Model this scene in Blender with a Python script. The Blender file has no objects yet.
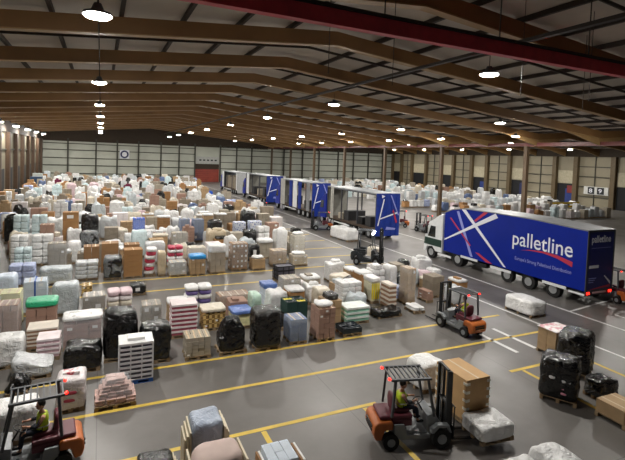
import bpy, math, random
from mathutils import Vector, Matrix, noise
R0 = random.Random(7)
sc = bpy.context.scene
COL = sc.collection
PI = math.pi

# ------------------------------------------------------------------ materials
MATS = {}
def srgb(c):
    if isinstance(c, str):
        c = tuple(int(c[i:i+2], 16)/255 for i in (0, 2, 4))
    return tuple((x/12.92 if x <= .04045 else ((x+.055)/1.055)**2.4) for x in c)
def mat(name, col, rough=.6, metal=0, var=.12, scale=3.0, bump=0, bscale=8, spec=.5, emit=0, alpha=1, coat=0, bdist=.05):
    if name in MATS: return MATS[name]
    m = bpy.data.materials.new(name); m.use_nodes = True
    nt = m.node_tree; b = nt.nodes['Principled BSDF']
    c = srgb(col)
    tc = nt.nodes.new('ShaderNodeTexCoord')
    if var:
        n = nt.nodes.new('ShaderNodeTexNoise'); n.inputs['Scale'].default_value = scale; n.inputs['Detail'].default_value = 4
        nt.links.new(tc.outputs['Object'], n.inputs['Vector'])
        r = nt.nodes.new('ShaderNodeValToRGB')
        r.color_ramp.elements[0].position = .3; r.color_ramp.elements[1].position = .7
        r.color_ramp.elements[0].color = (*[x*(1-var) for x in c], 1)
        r.color_ramp.elements[1].color = (*[min(1, x*(1+var)) for x in c], 1)
        nt.links.new(n.outputs['Fac'], r.inputs['Fac']); nt.links.new(r.outputs['Color'], b.inputs['Base Color'])
    else:
        b.inputs['Base Color'].default_value = (*c, 1)
    b.inputs['Roughness'].default_value = rough; b.inputs['Metallic'].default_value = metal
    b.inputs['Specular IOR Level'].default_value = spec
    if coat: b.inputs['Coat Weight'].default_value = coat
    if bump:
        n2 = nt.nodes.new('ShaderNodeTexNoise'); n2.inputs['Scale'].default_value = bscale; n2.inputs['Detail'].default_value = 3
        n2.inputs['Distortion'].default_value = 1.5
        nt.links.new(tc.outputs['Object'], n2.inputs['Vector'])
        bp = nt.nodes.new('ShaderNodeBump'); bp.inputs['Strength'].default_value = bump; bp.inputs['Distance'].default_value = bdist
        nt.links.new(n2.outputs['Fac'], bp.inputs['Height']); nt.links.new(bp.outputs['Normal'], b.inputs['Normal'])
    if emit:
        b.inputs['Emission Color'].default_value = (*c, 1); b.inputs['Emission Strength'].default_value = emit
    if alpha < 1: b.inputs['Alpha'].default_value = alpha
    MATS[name] = m
    return m
def pattern_mat(name, c1, c2, kind, scale):
    if name in MATS: return MATS[name]
    m = mat(name, c1, .7, var=0)
    nt = m.node_tree; b = nt.nodes['Principled BSDF']; tc = nt.nodes['Texture Coordinate']
    if kind == 'checker':
        t = nt.nodes.new('ShaderNodeTexChecker'); t.inputs['Scale'].default_value = scale
        t.inputs['Color1'].default_value = (*srgb(c1), 1); t.inputs['Color2'].default_value = (*srgb(c2), 1)
        nt.links.new(tc.outputs['Object'], t.inputs['Vector']); nt.links.new(t.outputs['Color'], b.inputs['Base Color'])
    else:
        t = nt.nodes.new('ShaderNodeTexVoronoi' if kind == 'blots' else 'ShaderNodeTexNoise'); t.inputs['Scale'].default_value = scale
        r = nt.nodes.new('ShaderNodeValToRGB'); r.color_ramp.interpolation = 'CONSTANT' if kind == 'blots' else 'LINEAR'
        r.color_ramp.elements[0].color = (*srgb(c1), 1); r.color_ramp.elements[1].color = (*srgb(c2), 1)
        r.color_ramp.elements[0].position = .45 if kind != 'blots' else 0; r.color_ramp.elements[1].position = .62 if kind != 'blots' else .35
        nt.links.new(tc.outputs['Object'], t.inputs['Vector'])
        nt.links.new(t.outputs['Distance' if kind == 'blots' else 'Fac'], r.inputs['Fac']); nt.links.new(r.outputs['Color'], b.inputs['Base Color'])
    return m
CC = dict(brown='94704c', tan='b09470', tanbrown='a37a4e', greytan='a39a8a', brownpink='a08070', gold='a88a4c', greybrown='8d8272',
          cream='d6cdbb', white='e6e6e5', whitegrey='c9ccce', greywhite='b5b2ac', pinkbrown='a98d86', pinkpale='d5bcc2', bluewhite='cdd9e8',
          whiteblue='ccd6e2', cyanwhite='d3e6ea', lavender='b3bfe2', navyblue='5f7196', royalblue='1f57c8', navywhite='4d66b8', mint='bfdccb',
          yellowwhite='d9d5a4', beige='c8b89c', black='0d0e11', charcoal='2b2c31', green='2fb27f', blue='2f8fd0', red='c2405a', purple='6a5c9a',
          yellow='d9c83a', greencrate='22403c', darktray='1d2730', pinkbrick='c9a79e', strapped='a79c8c', clear='bcc4c8', clearblue='a9b4c6',
          whitered='e6dfdf', whiteyellow='e0dcc0', whitepurple='d8d4e2', mintwhite='d5e6dd', brownwhite='b9a48e', pinkwhite='dcc8c8', maroon='6b1d3f', orange='b9623a', capblue='5a78b8', wood='b08c60', bluewood='2d5a9a', pink='d77a96')
def carton_mat(k):
    if k == 'gold': return pattern_mat('printed_gold_carton', 'd0b070', '7a5c2c', 'checker', 7)
    if k == 'navywhite' or k == 'navyblue2': return pattern_mat('printed_blue_carton', '2f4aa8', 'd5dbea', 'blots', 7)
    return mat('carton_'+k, CC[k], .75, var=.10, scale=2.5)
def film_mat(k):
    if k == 'black': return mat('black_film', '040506', .24, var=.3, scale=6, bump=1.0, bscale=2.8, spec=.8, bdist=.11)
    return mat('film_'+k, CC[k], .3, var=.10, scale=4, bump=.9, bscale=5, bdist=.07)
WOOD = mat('pallet_wood', '8f7a5e', .8, var=.25, scale=6)
BLUEWOOD = mat('blue_pallet', '2b5da8', .7, var=.15)
LABEL = mat('paper_label', 'eeeeee', .6, var=0)
TAPE = mat('packing_tape', 'c8b08a', .35, var=.05)
def clear_mat():
    if 'stretch_film' in MATS: return MATS['stretch_film']
    m = mat('stretch_film', 'dfe6ea', .22, var=0, bump=.7, bscale=6, spec=.8, alpha=.24)
    return m
BLK = mat('black_steel', '17181a', .45, var=.15)
RUB = mat('tyre_rubber', '121212', .8, var=.2, bump=.3, bscale=20)
GREYP = mat('grey_paint', '868a8d', .4, var=.12)
ORANGE = mat('orange_paint', 'b4622c', .45, var=.15)
MAROON = mat('maroon_vinyl', '5d2530', .5, var=.1)
CHROME = mat('bright_steel', 'b8babd', .25, 1, var=.1)
REDLAMP = mat('red_lamp', 'ff2418', .3, var=0, emit=4)
HEADLAMP = mat('head_lamp', 'eaf4ff', .3, var=0, emit=60)
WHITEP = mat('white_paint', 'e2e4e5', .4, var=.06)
ALU = mat('aluminium', 'a9acae', .4, .6, var=.1)

# ------------------------------------------------------------------ mesh builder
class MB:
    def __init__(s): s.v = []; s.f = []
    def add(s, vs, fs):
        n = len(s.v); s.v += [tuple(v) for v in vs]; s.f += [tuple(i+n for i in f) for f in fs]; return s
    def box(s, x0, x1, y0, y1, z0, z1, M=None):
        vs = [Vector((x, y, z)) for z in (z0, z1) for y in (y0, y1) for x in (x0, x1)]
        if M is not None: vs = [M @ v for v in vs]
        return s.add(vs, [(0,2,3,1), (4,5,7,6), (0,1,5,4), (2,6,7,3), (0,4,6,2), (1,3,7,5)])
    def bar(s, p, q, w, h=None):
        h = h or w; p = Vector(p); q = Vector(q); d = q-p; L = d.length
        M = Matrix.Translation(p) @ d.to_track_quat('X', 'Z').to_matrix().to_4x4()
        return s.box(0, L, -w/2, w/2, -h/2, h/2, M)
    def cyl(s, p, q, r, n=14, r2=None):
        p = Vector(p); q = Vector(q); d = q-p; r2 = r if r2 is None else r2
        M = d.to_track_quat('Z', 'Y').to_matrix()
        vs = [p + M @ Vector((r*math.cos(2*PI*i/n), r*math.sin(2*PI*i/n), 0)) for i in range(n)]
        vs += [q + M @ Vector((r2*math.cos(2*PI*i/n), r2*math.sin(2*PI*i/n), 0)) for i in range(n)]
        return s.add(vs, [(i, (i+1) % n, n+(i+1) % n, n+i) for i in range(n)] + [tuple(range(n-1, -1, -1)), tuple(range(n, 2*n))])
    def prism(s, poly, a, b, axis='y'):
        # poly of 2-D points extruded along an axis from a to b
        def P(u, v, t):
            return {'y': (u, t, v), 'x': (t, u, v), 'z': (u, v, t)}[axis]
        n = len(poly)
        vs = [P(u, v, a) for u, v in poly] + [P(u, v, b) for u, v in poly]
        return s.add(vs, [tuple(range(n-1, -1, -1)), tuple(range(n, 2*n))] + [(i, (i+1) % n, n+(i+1) % n, n+i) for i in range(n)])
    def blob(s, c, hx, hy, hz, e=4.0, n=5, amp=0, seed=0, freq=2.0, top=0, taper=0, slope=0):
        # rounded box: grid cube pushed to a superellipsoid, with wrinkles
        vs = []; fs = []
        so = Vector((seed*3.17, seed*1.73, seed*.91))
        idx = {}
        def vid(p):
            k = tuple(round(t, 5) for t in p)
            if k in idx: return idx[k]
            q = Vector(p); L = (abs(q.x)**e+abs(q.y)**e+abs(q.z)**e)**(1/e)
            q = q/L
            r = Vector((q.x*hx, q.y*hy, q.z*hz))
            t = (q.z+1)/2
            if taper: r.x *= 1-taper*t**1.3; r.y *= 1-taper*t**1.3
            if amp:
                w = noise.noise_vector((r+so)*freq)*amp + noise.noise_vector((r+so)*freq*2.7)*amp*.45
                r += Vector((w.x, w.y, w.z*(.3 if q.z < 0 else 1)))
            if top and q.z > 0:
                r.z += top*q.z*(noise.noise((r*1.9+so))+.1)
            if slope and q.z > 0: r.z -= slope*(q.x*.5+.5)*q.z
            r.z = max(r.z, -hz)
            idx[k] = len(vs); vs.append(Vector(c)+r); return idx[k]
        for ax in range(3):
            for sg in (-1, 1):
                for i in range(n):
                    for j in range(n):
                        q = []
                        for di, dj in ((0,0), (1,0), (1,1), (0,1)):
                            a = -1+2*(i+di)/n; b = -1+2*(j+dj)/n
                            a = math.tan(a*PI/4); b = math.tan(b*PI/4)
                            p = [0, 0, 0]; p[ax] = sg; p[(ax+1) % 3] = a; p[(ax+2) % 3] = b
                            q.append(vid(p))
                        fs.append(tuple(q if sg > 0 else q[::-1]))
        return s.add(vs, fs)
    def mesh(s, name, smooth=False):
        me = bpy.data.meshes.new(name); me.from_pydata(s.v, [], s.f); me.update()
        if smooth: me.polygons.foreach_set('use_smooth', [True]*len(me.polygons))
        return me
    def obj(s, name, m, parent=None, loc=None, smooth=False, label=None, bevel=0):
        o = bpy.data.objects.new(name, s.mesh(name, smooth)); o.data.materials.append(m); COL.objects.link(o)
        if parent: o.parent = parent
        if loc: o.location = loc
        if label: o['label'] = label
        if bevel:
            b = o.modifiers.new('bevel', 'BEVEL'); b.width = bevel; b.segments = 2; b.limit_method = 'ANGLE'
        return o
def tag(o, label, cat, group=None):
    o['label'] = label; o['category'] = cat
    if group: o['group'] = group
    return o
def thing(name, loc, label, cat, group=None, rz=0):
    o = bpy.data.objects.new(name, None); o.empty_display_size = .2; COL.objects.link(o)
    o.location = loc; o.rotation_euler = (0, 0, rz)
    return tag(o, label, cat, group)
def struct(o):
    o['kind'] = 'structure'; return o
KIDS = {}
def dup(root, loc, rz=None, label=None, group=None, name=None, scale=None):
    if root.name not in KIDS:
        t = {}
        for o in COL.objects:
            if o.parent: t.setdefault(o.parent.name, []).append(o)
        def grab(o): return [(c, grab(c)) for c in t.get(o.name, [])]
        KIDS[root.name] = grab(root)
    r = root.copy(); COL.objects.link(r); r.location = loc
    if rz is not None: r.rotation_euler = (0, 0, rz)
    if label: r['label'] = label
    if group: r['group'] = group
    if scale: r.scale = scale
    def cp(lst, par):
        for o, ch in lst:
            c = o.copy(); COL.objects.link(c); c.parent = par; cp(ch, c)
    cp(KIDS[root.name], r)
    return r

# ------------------------------------------------------------------ pallets and loads
def pallet_mb(w, d, h=.125):
    b = MB(); nb = 6
    for i in range(nb):
        x = -w/2+w*(i+.5)/nb
        b.box(x-w/nb*.38, x+w/nb*.38, -d/2, d/2, h-.022, h)
    for y in (-d/2+.05, 0, d/2-.05):
        b.box(-w/2, w/2, y-.045, y+.045, h-.042, h-.0225)
        for x in (-w/2+.06, 0, w/2-.06): b.box(x-.06, x+.06, y-.045, y+.045, .02, h-.0425)
        b.box(-w/2, w/2, y-.045, y+.045, 0, .0195)
    return b
PCACHE = {}
def add_pallet(root, w, d, m=WOOD):
    k = (round(w, 2), round(d, 2))
    if k not in PCACHE: PCACHE[k] = pallet_mb(w, d).mesh('wooden_pallet')
    o = bpy.data.objects.new('wooden_pallet' if m is WOOD else 'pallet_base', PCACHE[k])
    if not PCACHE[k].materials: PCACHE[k].materials.append(WOOD)
    if m is not WOOD:
        o.material_slots[0].link = 'OBJECT'; o.material_slots[0].material = m
    COL.objects.link(o); o.parent = root
    return o
PH = .127
def cartons(root, w, d, z0, z1, nx, ny, nl, m, rng, name='carton', gap=.006, tape=True, stick=0):
    cw, cd, ch = w/nx, d/ny, (z1-z0)/nl
    for l in range(nl):
        for i in range(nx):
            for j in range(ny):
                b = MB(); j1, j2 = rng.uniform(-.012, .012), rng.uniform(-.012, .012)
                x, y, z = -w/2+cw*(i+.5), -d/2+cd*(j+.5), z0+ch*l
                b.box(-cw/2+gap, cw/2-gap, -cd/2+gap, cd/2-gap, 0, ch-.006)
                o = b.obj(name, m, root, (x+j1, y+j2, z))
                vis = (j == 0 or l == nl-1 or (i == 0))
                if tape and l == nl-1 and cw > .2:
                    MB().box(-.025, .025, -cd/2+gap, cd/2-gap, ch-.0055, ch-.003).obj('tape', TAPE, o)
                if stick and j == 0 and rng.random() < stick:
                    MB().box(-cw*.22, cw*.2, -cd/2+gap-.004, -cd/2+gap-.0005, ch*.3, ch*.68).obj('paper_label', LABEL, o)
                if stick and i == 0 and j > 0 and rng.random() < stick:
                    MB().box(-cw/2+gap-.004, -cw/2+gap-.0005, -cd*.22, cd*.2, ch*.3, ch*.68).obj('paper_label', LABEL, o)
def top_sheet(root, w, d, z, m, name='top_sheet', skirt=.14, seed=0):
    b = MB().blob((0, 0, z-skirt/2+.02), w/2+.03, d/2+.03, skirt/2, 9, 8, .018, seed, 3.5)
    b.obj(name, m, root, smooth=True)
def film_shell(root, w, d, z0, z1, seed):
    b = MB().blob((0, 0, (z0+z1)/2), w/2+.03, d/2+.03, (z1-z0)/2+.015, 9, 8, .016, seed, 3.0)
    b.obj('stretch_film', clear_mat(), root, smooth=True)
def lumpy(root, w, d, z0, z1, m, seed, name='bundle'):
    MB().blob((0, 0, (z0+z1)/2), w/2*.86, d/2*.86, (z1-z0)/2, 3, 8, .05, seed, 3, top=.04).obj(name, m, root, smooth=True)
NSEED = [0]
def make_load(X0, X1, Y0, d, h, kind, opt, label, group):
    NSEED[0] += 1; sd = NSEED[0]; rng = random.Random(sd*13+5)
    if X1-X0 < .42: X0 = X1-.42
    w = X1-X0-.02
    root = thing('pallet_load', ((X0+X1)/2, Y0+d/2, 0), label, 'pallet load', group)
    o = opt.split(','); c = o[0]
    h = max(h, .3)
    pm = BLUEWOOD if 'blue pallet' in label else WOOD
    add_pallet(root, w, d, pm)
    z0 = PH
    if kind in 'CVD':
        nx, nl = int(o[1]), int(o[2]); ex = o[3] if len(o) > 3 else ''
        z1 = h
        if ex == 'lump': z1 = h-.2*min(1, h)
        if kind == 'D': z1 = h-.03
        cartons(root, w-.03, d-.03, z0, z1, nx, 2, nl, carton_mat(c), rng, stick=.75 if 'dots' in label or 'labels' in label else (.15 if kind == 'V' else .1))
        if ex == 'lump': lumpy(root, w, d, z1+.002, h, film_mat('white'), sd)
        if ex == 'sheet': top_sheet(root, w, d, z1, film_mat('cream' if c != 'pinkbrown' else 'white'), seed=sd)
        if ex == 'print':
            MB().box(-w/2, w/2, -d/2, d/2, z1+.001, z1+.025).obj('printed_lid', pattern_mat('printed_white_lid', 'e8e4e2', 'd59aa4', 'noise', 5), root)
        if kind == 'D':
            k = ex if ex in ('white', 'green', 'blue') else 'white'
            hood = .45 if 'hood' in label else (.22 if h > 1 else .15)
            top_sheet(root, w, d, h, film_mat('capblue' if (k == 'blue' and 'bright' not in label) else k), 'top_sheet', hood, sd)
            if 'yellow striped' in label:
                for i in range(4):
                    x = -w/2+w*(i+.5)/4
                    MB().box(x-.035, x+.035, -d/2-.012, -d/2-.004, z0+.1, h-.25).obj('yellow_stripe', mat('yellow_strap', 'e0cf2e', .5), root)
        if kind == 'V': film_shell(root, w, d, z0+.01, z1, sd)
        if 'blue strap' in label:
            MB().box(-.03, .03, -d/2-.04, d/2+.04, z1+.028, z1+.034).box(-.03, .03, -d/2-.05, -d/2-.04, z0, z1+.034).obj('blue_strap', mat('blue_strap', '2c58a8', .5), root)
        if 'blue and white packs' in label:
            for x, mk in ((-w/2-.06, 'white'), (-w/2-.11, 'brown'), (w/2+.06, 'brown'), (w/2+.11, 'white')):
                MB().box(x-.02, x+.02, -d/2, d/2-.1, .02, h-.06).obj('side_board', carton_mat(mk), root)
        if 'facing the aisle' in label:
            MB().box(.05, .25, -d/2-.012, -d/2-.004, z0+.2, z0+.36).obj('paper_label', LABEL, root)
    elif kind == 'P':
        nx, nl = int(o[1]), int(o[2])
        cm, em = {'pinkwhite': ('9c4a58', 'e2d6d6'), 'mintwhite': ('8fc7b0', 'e4ebe6'), 'brownwhite': ('9a765c', 'ddd3c6'), 'pinkpale': ('d3b0b8', 'eee2e4')}[c]
        m1 = mat('layer_'+c, cm, .7); m2 = mat('edge_'+c, em, .7)
        lh = (h-z0)/nl
        for l in range(nl):
            z = z0+l*lh
            for i in range(nx):
                cw = (w-.03)/nx; x = -(w-.03)/2+cw*(i+.5)
                MB().box(-cw/2+.004, cw/2-.004, -d/2+.015, d/2-.015, 0, lh*.55).obj('carton', m1, root, (x+rng.uniform(-.006, .006), 0, z))
            j = rng.uniform(-.01, .01)
            MB().box(-w/2+j, w/2+j, -d/2, d/2, lh*.555, lh-.004).obj('layer_tray', m2, root, (0, 0, z))
    elif kind == 'S':
        nx, nl = int(o[1]), int(o[2]); lh = (h-z0)/nl
        lean = .18 if 'leaning' in label else 0
        for l in range(nl):
            band = (l % 2 == 1) and c in ('whitered', 'whitepurple')
            mk = 'white' if not band else {'whitered': 'red', 'whitepurple': 'purple'}[c]
            if c == 'pinkwhite': mk = ('whitered', 'pinkpale', 'cream')[l % 3]
            th = lh*(.62 if band else 1.0)
            for i in range(nx):
                cw = (w-.02)/nx; x = -w/2+.01+cw*(i+.5)
                b = MB().blob((0, 0, lh/2), cw/2*(.93 if band else 1), d/2*(.93 if band else 1), lh*.52, 4.5, 6, .018, sd+l*7+i, 3)
                b.obj('sack', film_mat(mk), root, (x+lean*(l/nl-.5)+rng.uniform(-.02, .02), rng.uniform(-.02, .02), z0+l*lh), smooth=True)
    elif kind == 'L':
        nx, nl = int(o[1]), int(o[2]); lh = (h-z0)/nl
        for l in range(nl):
            for i in range(nx):
                for j in range(2):
                    cw = (w-.01)/nx; cd = (d-.01)/2
                    MB().blob((0, 0, lh/2), cw/2-.002, cd/2-.002, lh/2-.002, 14, 6, .008, sd+l+i*3+j, 4).obj('wrapped_pack', film_mat(c), root, (-w/2+cw*(i+.5)+rng.uniform(-.01, .01), -d/2+cd*(j+.5), z0+l*lh), smooth=True)
    elif kind in 'WB':
        ex = o[1] if len(o) > 1 else ''
        hh = h
        mm = film_mat(c)
        b = MB()
        e = 9 if kind == 'W' else 7
        b.blob((0, 0, (z0*.6+hh)/2), w/2*1.06, d/2*1.06, (hh-z0*.6)/2, e, 14, .022 if kind == 'W' else .05, sd, 3.4, top=.2 if ex == 'lump' else .06, slope=.28 if ex == 'tilt' else 0)
        b.obj('wrapped_bundle', mm, root, smooth=True)
        if ex == 'lump':
            MB().blob((rng.uniform(-.1, .1), 0, hh+.03), w*.3, d*.3, .14, 2.6, 7, .05, sd+9, 3).obj('loose_bag', mm, root, smooth=True)
        if ex == 'clear': film_shell(root, w, d, z0, hh, sd)
        if ex == 'label':
            MB().box(-.14, .06, -d/2-.05, -d/2-.02, hh*.45, hh*.75).obj('paper_label', LABEL, root)
        if ex == 'patch':
            pk = mat('pink_label', 'd890a4', .6)
            for y, z, ww, hz, mk in ((.18, .62, .17, .1, LABEL), (-.12, .56, .16, .12, LABEL), (-.1, .36, .15, .08, pk), (-.14, .2, .15, .07, pk)):
                MB().blob((0, 0, 0), .02, ww/2, hz/2, 2.4, 5, .012, sd+int(z*50), 9).obj('torn_label', mk, root, (-w/2-.015, y, z+.12), smooth=True)
        if 'pale boards' in label:
            for sx in (-1, 1):
                for k in range(3):
                    x = sx*(w/2+.05+.05*k)
                    MB().box(x-.018, x+.018, -d/2-.05+.06*k, d/2-.02, .12, h-.12-.1*k).obj('side_board', mat('pale_board', 'd8cdb4', .7), root)
        if c == 'whitered':
            MB().box(-.2, .2, -.12, .12, hh+.0, hh+.075).obj('printed_panel', pattern_mat('red_print', 'ece8e8', 'c0394a', 'noise', 7), root)
            for z in (.35, .55):
                MB().blob((0, 0, 0), .16, .02, .05, 3, 4).obj('printed_panel', mat('red_ink', 'b8475a', .6), root, (0, -d/2-.01, z), smooth=True)
    elif kind == 'K':
        MB().blob((0, 0, (z0*.5+h)/2), w/2*1.12, d/2*1.1, (h-z0*.5)/2, 4.0, 14, .07, sd, 3, top=.1, taper=.5).obj('plastic_heap', film_mat('black'), root, smooth=True)
    elif kind == 'G':
        nx, nl = int(o[2]), int(o[3]); fm = mat('crate_'+c, 'd9d9dc' if c == 'white' else '141518', .6); im = mat('contents_'+o[1], '5c5a64' if c == 'white' else '2a2b2e', .7)
        lh = (h-z0)/nl; t = .035
        if c == 'white': lh = (h-.1-z0)/nl
        for l in range(nl):
            z = z0+l*lh; b = MB()
            b.box(-w/2, w/2, -d/2, d/2, 0, .02)
            for i in range(nx+1):
                x = -w/2+t/2+(w-t)*i/nx
                for y in (-d/2+t/2, d/2-t/2): b.box(x-t/2, x+t/2, y-t/2, y+t/2, .02, lh-.04)
            for j in range(1, 3):
                y = -d/2+t/2+(d-t)*j/3
                for x in (-w/2+t/2, w/2-t/2): b.box(x-t/2, x+t/2, y-t/2, y+t/2, .02, lh-.04)
            b.box(-w/2, w/2, -d/2, -d/2+t, lh-.04, lh-.003).box(-w/2, w/2, d/2-t, d/2, lh-.04, lh-.003)
            b.box(-w/2, -w/2+t, -d/2+t, d/2-t, lh-.04, lh-.003).box(w/2-t, w/2, -d/2+t, d/2-t, lh-.04, lh-.003)
            cr = b.obj('grid_crate', fm, root, (0, 0, z))
            MB().box(-w/2+t+.01, w/2-t-.01, -d/2+t+.01, d/2-t-.01, .021, lh-.05).obj('crate_contents', im, cr)
        if c == 'white':
            MB().box(-w/2, w/2, -d/2, d/2, h-.098, h-.07).obj('top_sheet', film_mat('white'), root)
            MB().box(-.25, .25, -.2, .2, h-.068, h+.02).obj('flat_box', carton_mat('white'), root, bevel=.01)
    elif kind == 'F':
        m = mat('tray_'+c, CC[c], .5); n = max(1, round((h-z0)/.22)); lh = (h-z0)/n
        for l in range(n):
            for i in range(2):
                for j in range(2):
                    b = MB(); cw, cd = w/2-.01, d/2-.01
                    b.box(-cw/2, cw/2, -cd/2, cd/2, 0, .02)
                    for s2 in (-1, 1):
                        b.box(s2*(cw/2)-.012-.012*s2, s2*(cw/2)+.012-.012*s2, -cd/2, cd/2, .02, lh)
                        b.box(-cw/2+.024, cw/2-.024, s2*(cd/2)-.012-.012*s2, s2*(cd/2)+.012-.012*s2, .02, lh)
                    t = b.obj('open_crate', m, root, (-w/4+i*w/2, -d/4+j*d/2, z0+l*lh))
                    if l == n-1:
                        k = 'yellow' if (len(o) > 1 and (i+j) % 2) else 'charcoal'
                        for q in range(3):
                            MB().blob((0, 0, 0), cw*.17, cd*.36, lh*.35, 2.6, 5, .02, sd+q+i*5+j, 5).obj('crate_goods', film_mat(k) if k == 'yellow' else film_mat('darktray'), t, (-cw*.3+q*cw*.3, 0, lh*.62), smooth=True)
    elif kind == 'Q':
        nl = int(o[2]); lh = (h-z0-.02)/nl; m = mat('pink_brick', CC['pinkbrick'], .8, var=.25, scale=8)
        for l in range(nl):
            k = 4-(l > 1)-(l > 2); ww = w*(1-.16*l) - .04; dd = d*(1-.14*l)-.04
            for i in range(k):
                for j in range(2):
                    for g in range(2):
                        cw = ww/k; cd = dd/2
                        MB().box(-cw/2+.008, cw/2-.008, -cd/2+.008, cd/2-.008, 0, lh/2-.006).obj('brick_pack', m, root, (-ww/2+cw*(i+.5)+rng.uniform(-.02, .02), -dd/2+cd*(j+.5)+rng.uniform(-.02, .02), z0+l*lh+g*lh/2), bevel=.01)
        MB().blob((0, 0, (z0+h)/2), w/2+.0, d/2+.0, (h-z0)/2+.03, 5, 10, .03, sd, 3, taper=.42).obj('stretch_film', clear_mat(), root, smooth=True)
    return root

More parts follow.
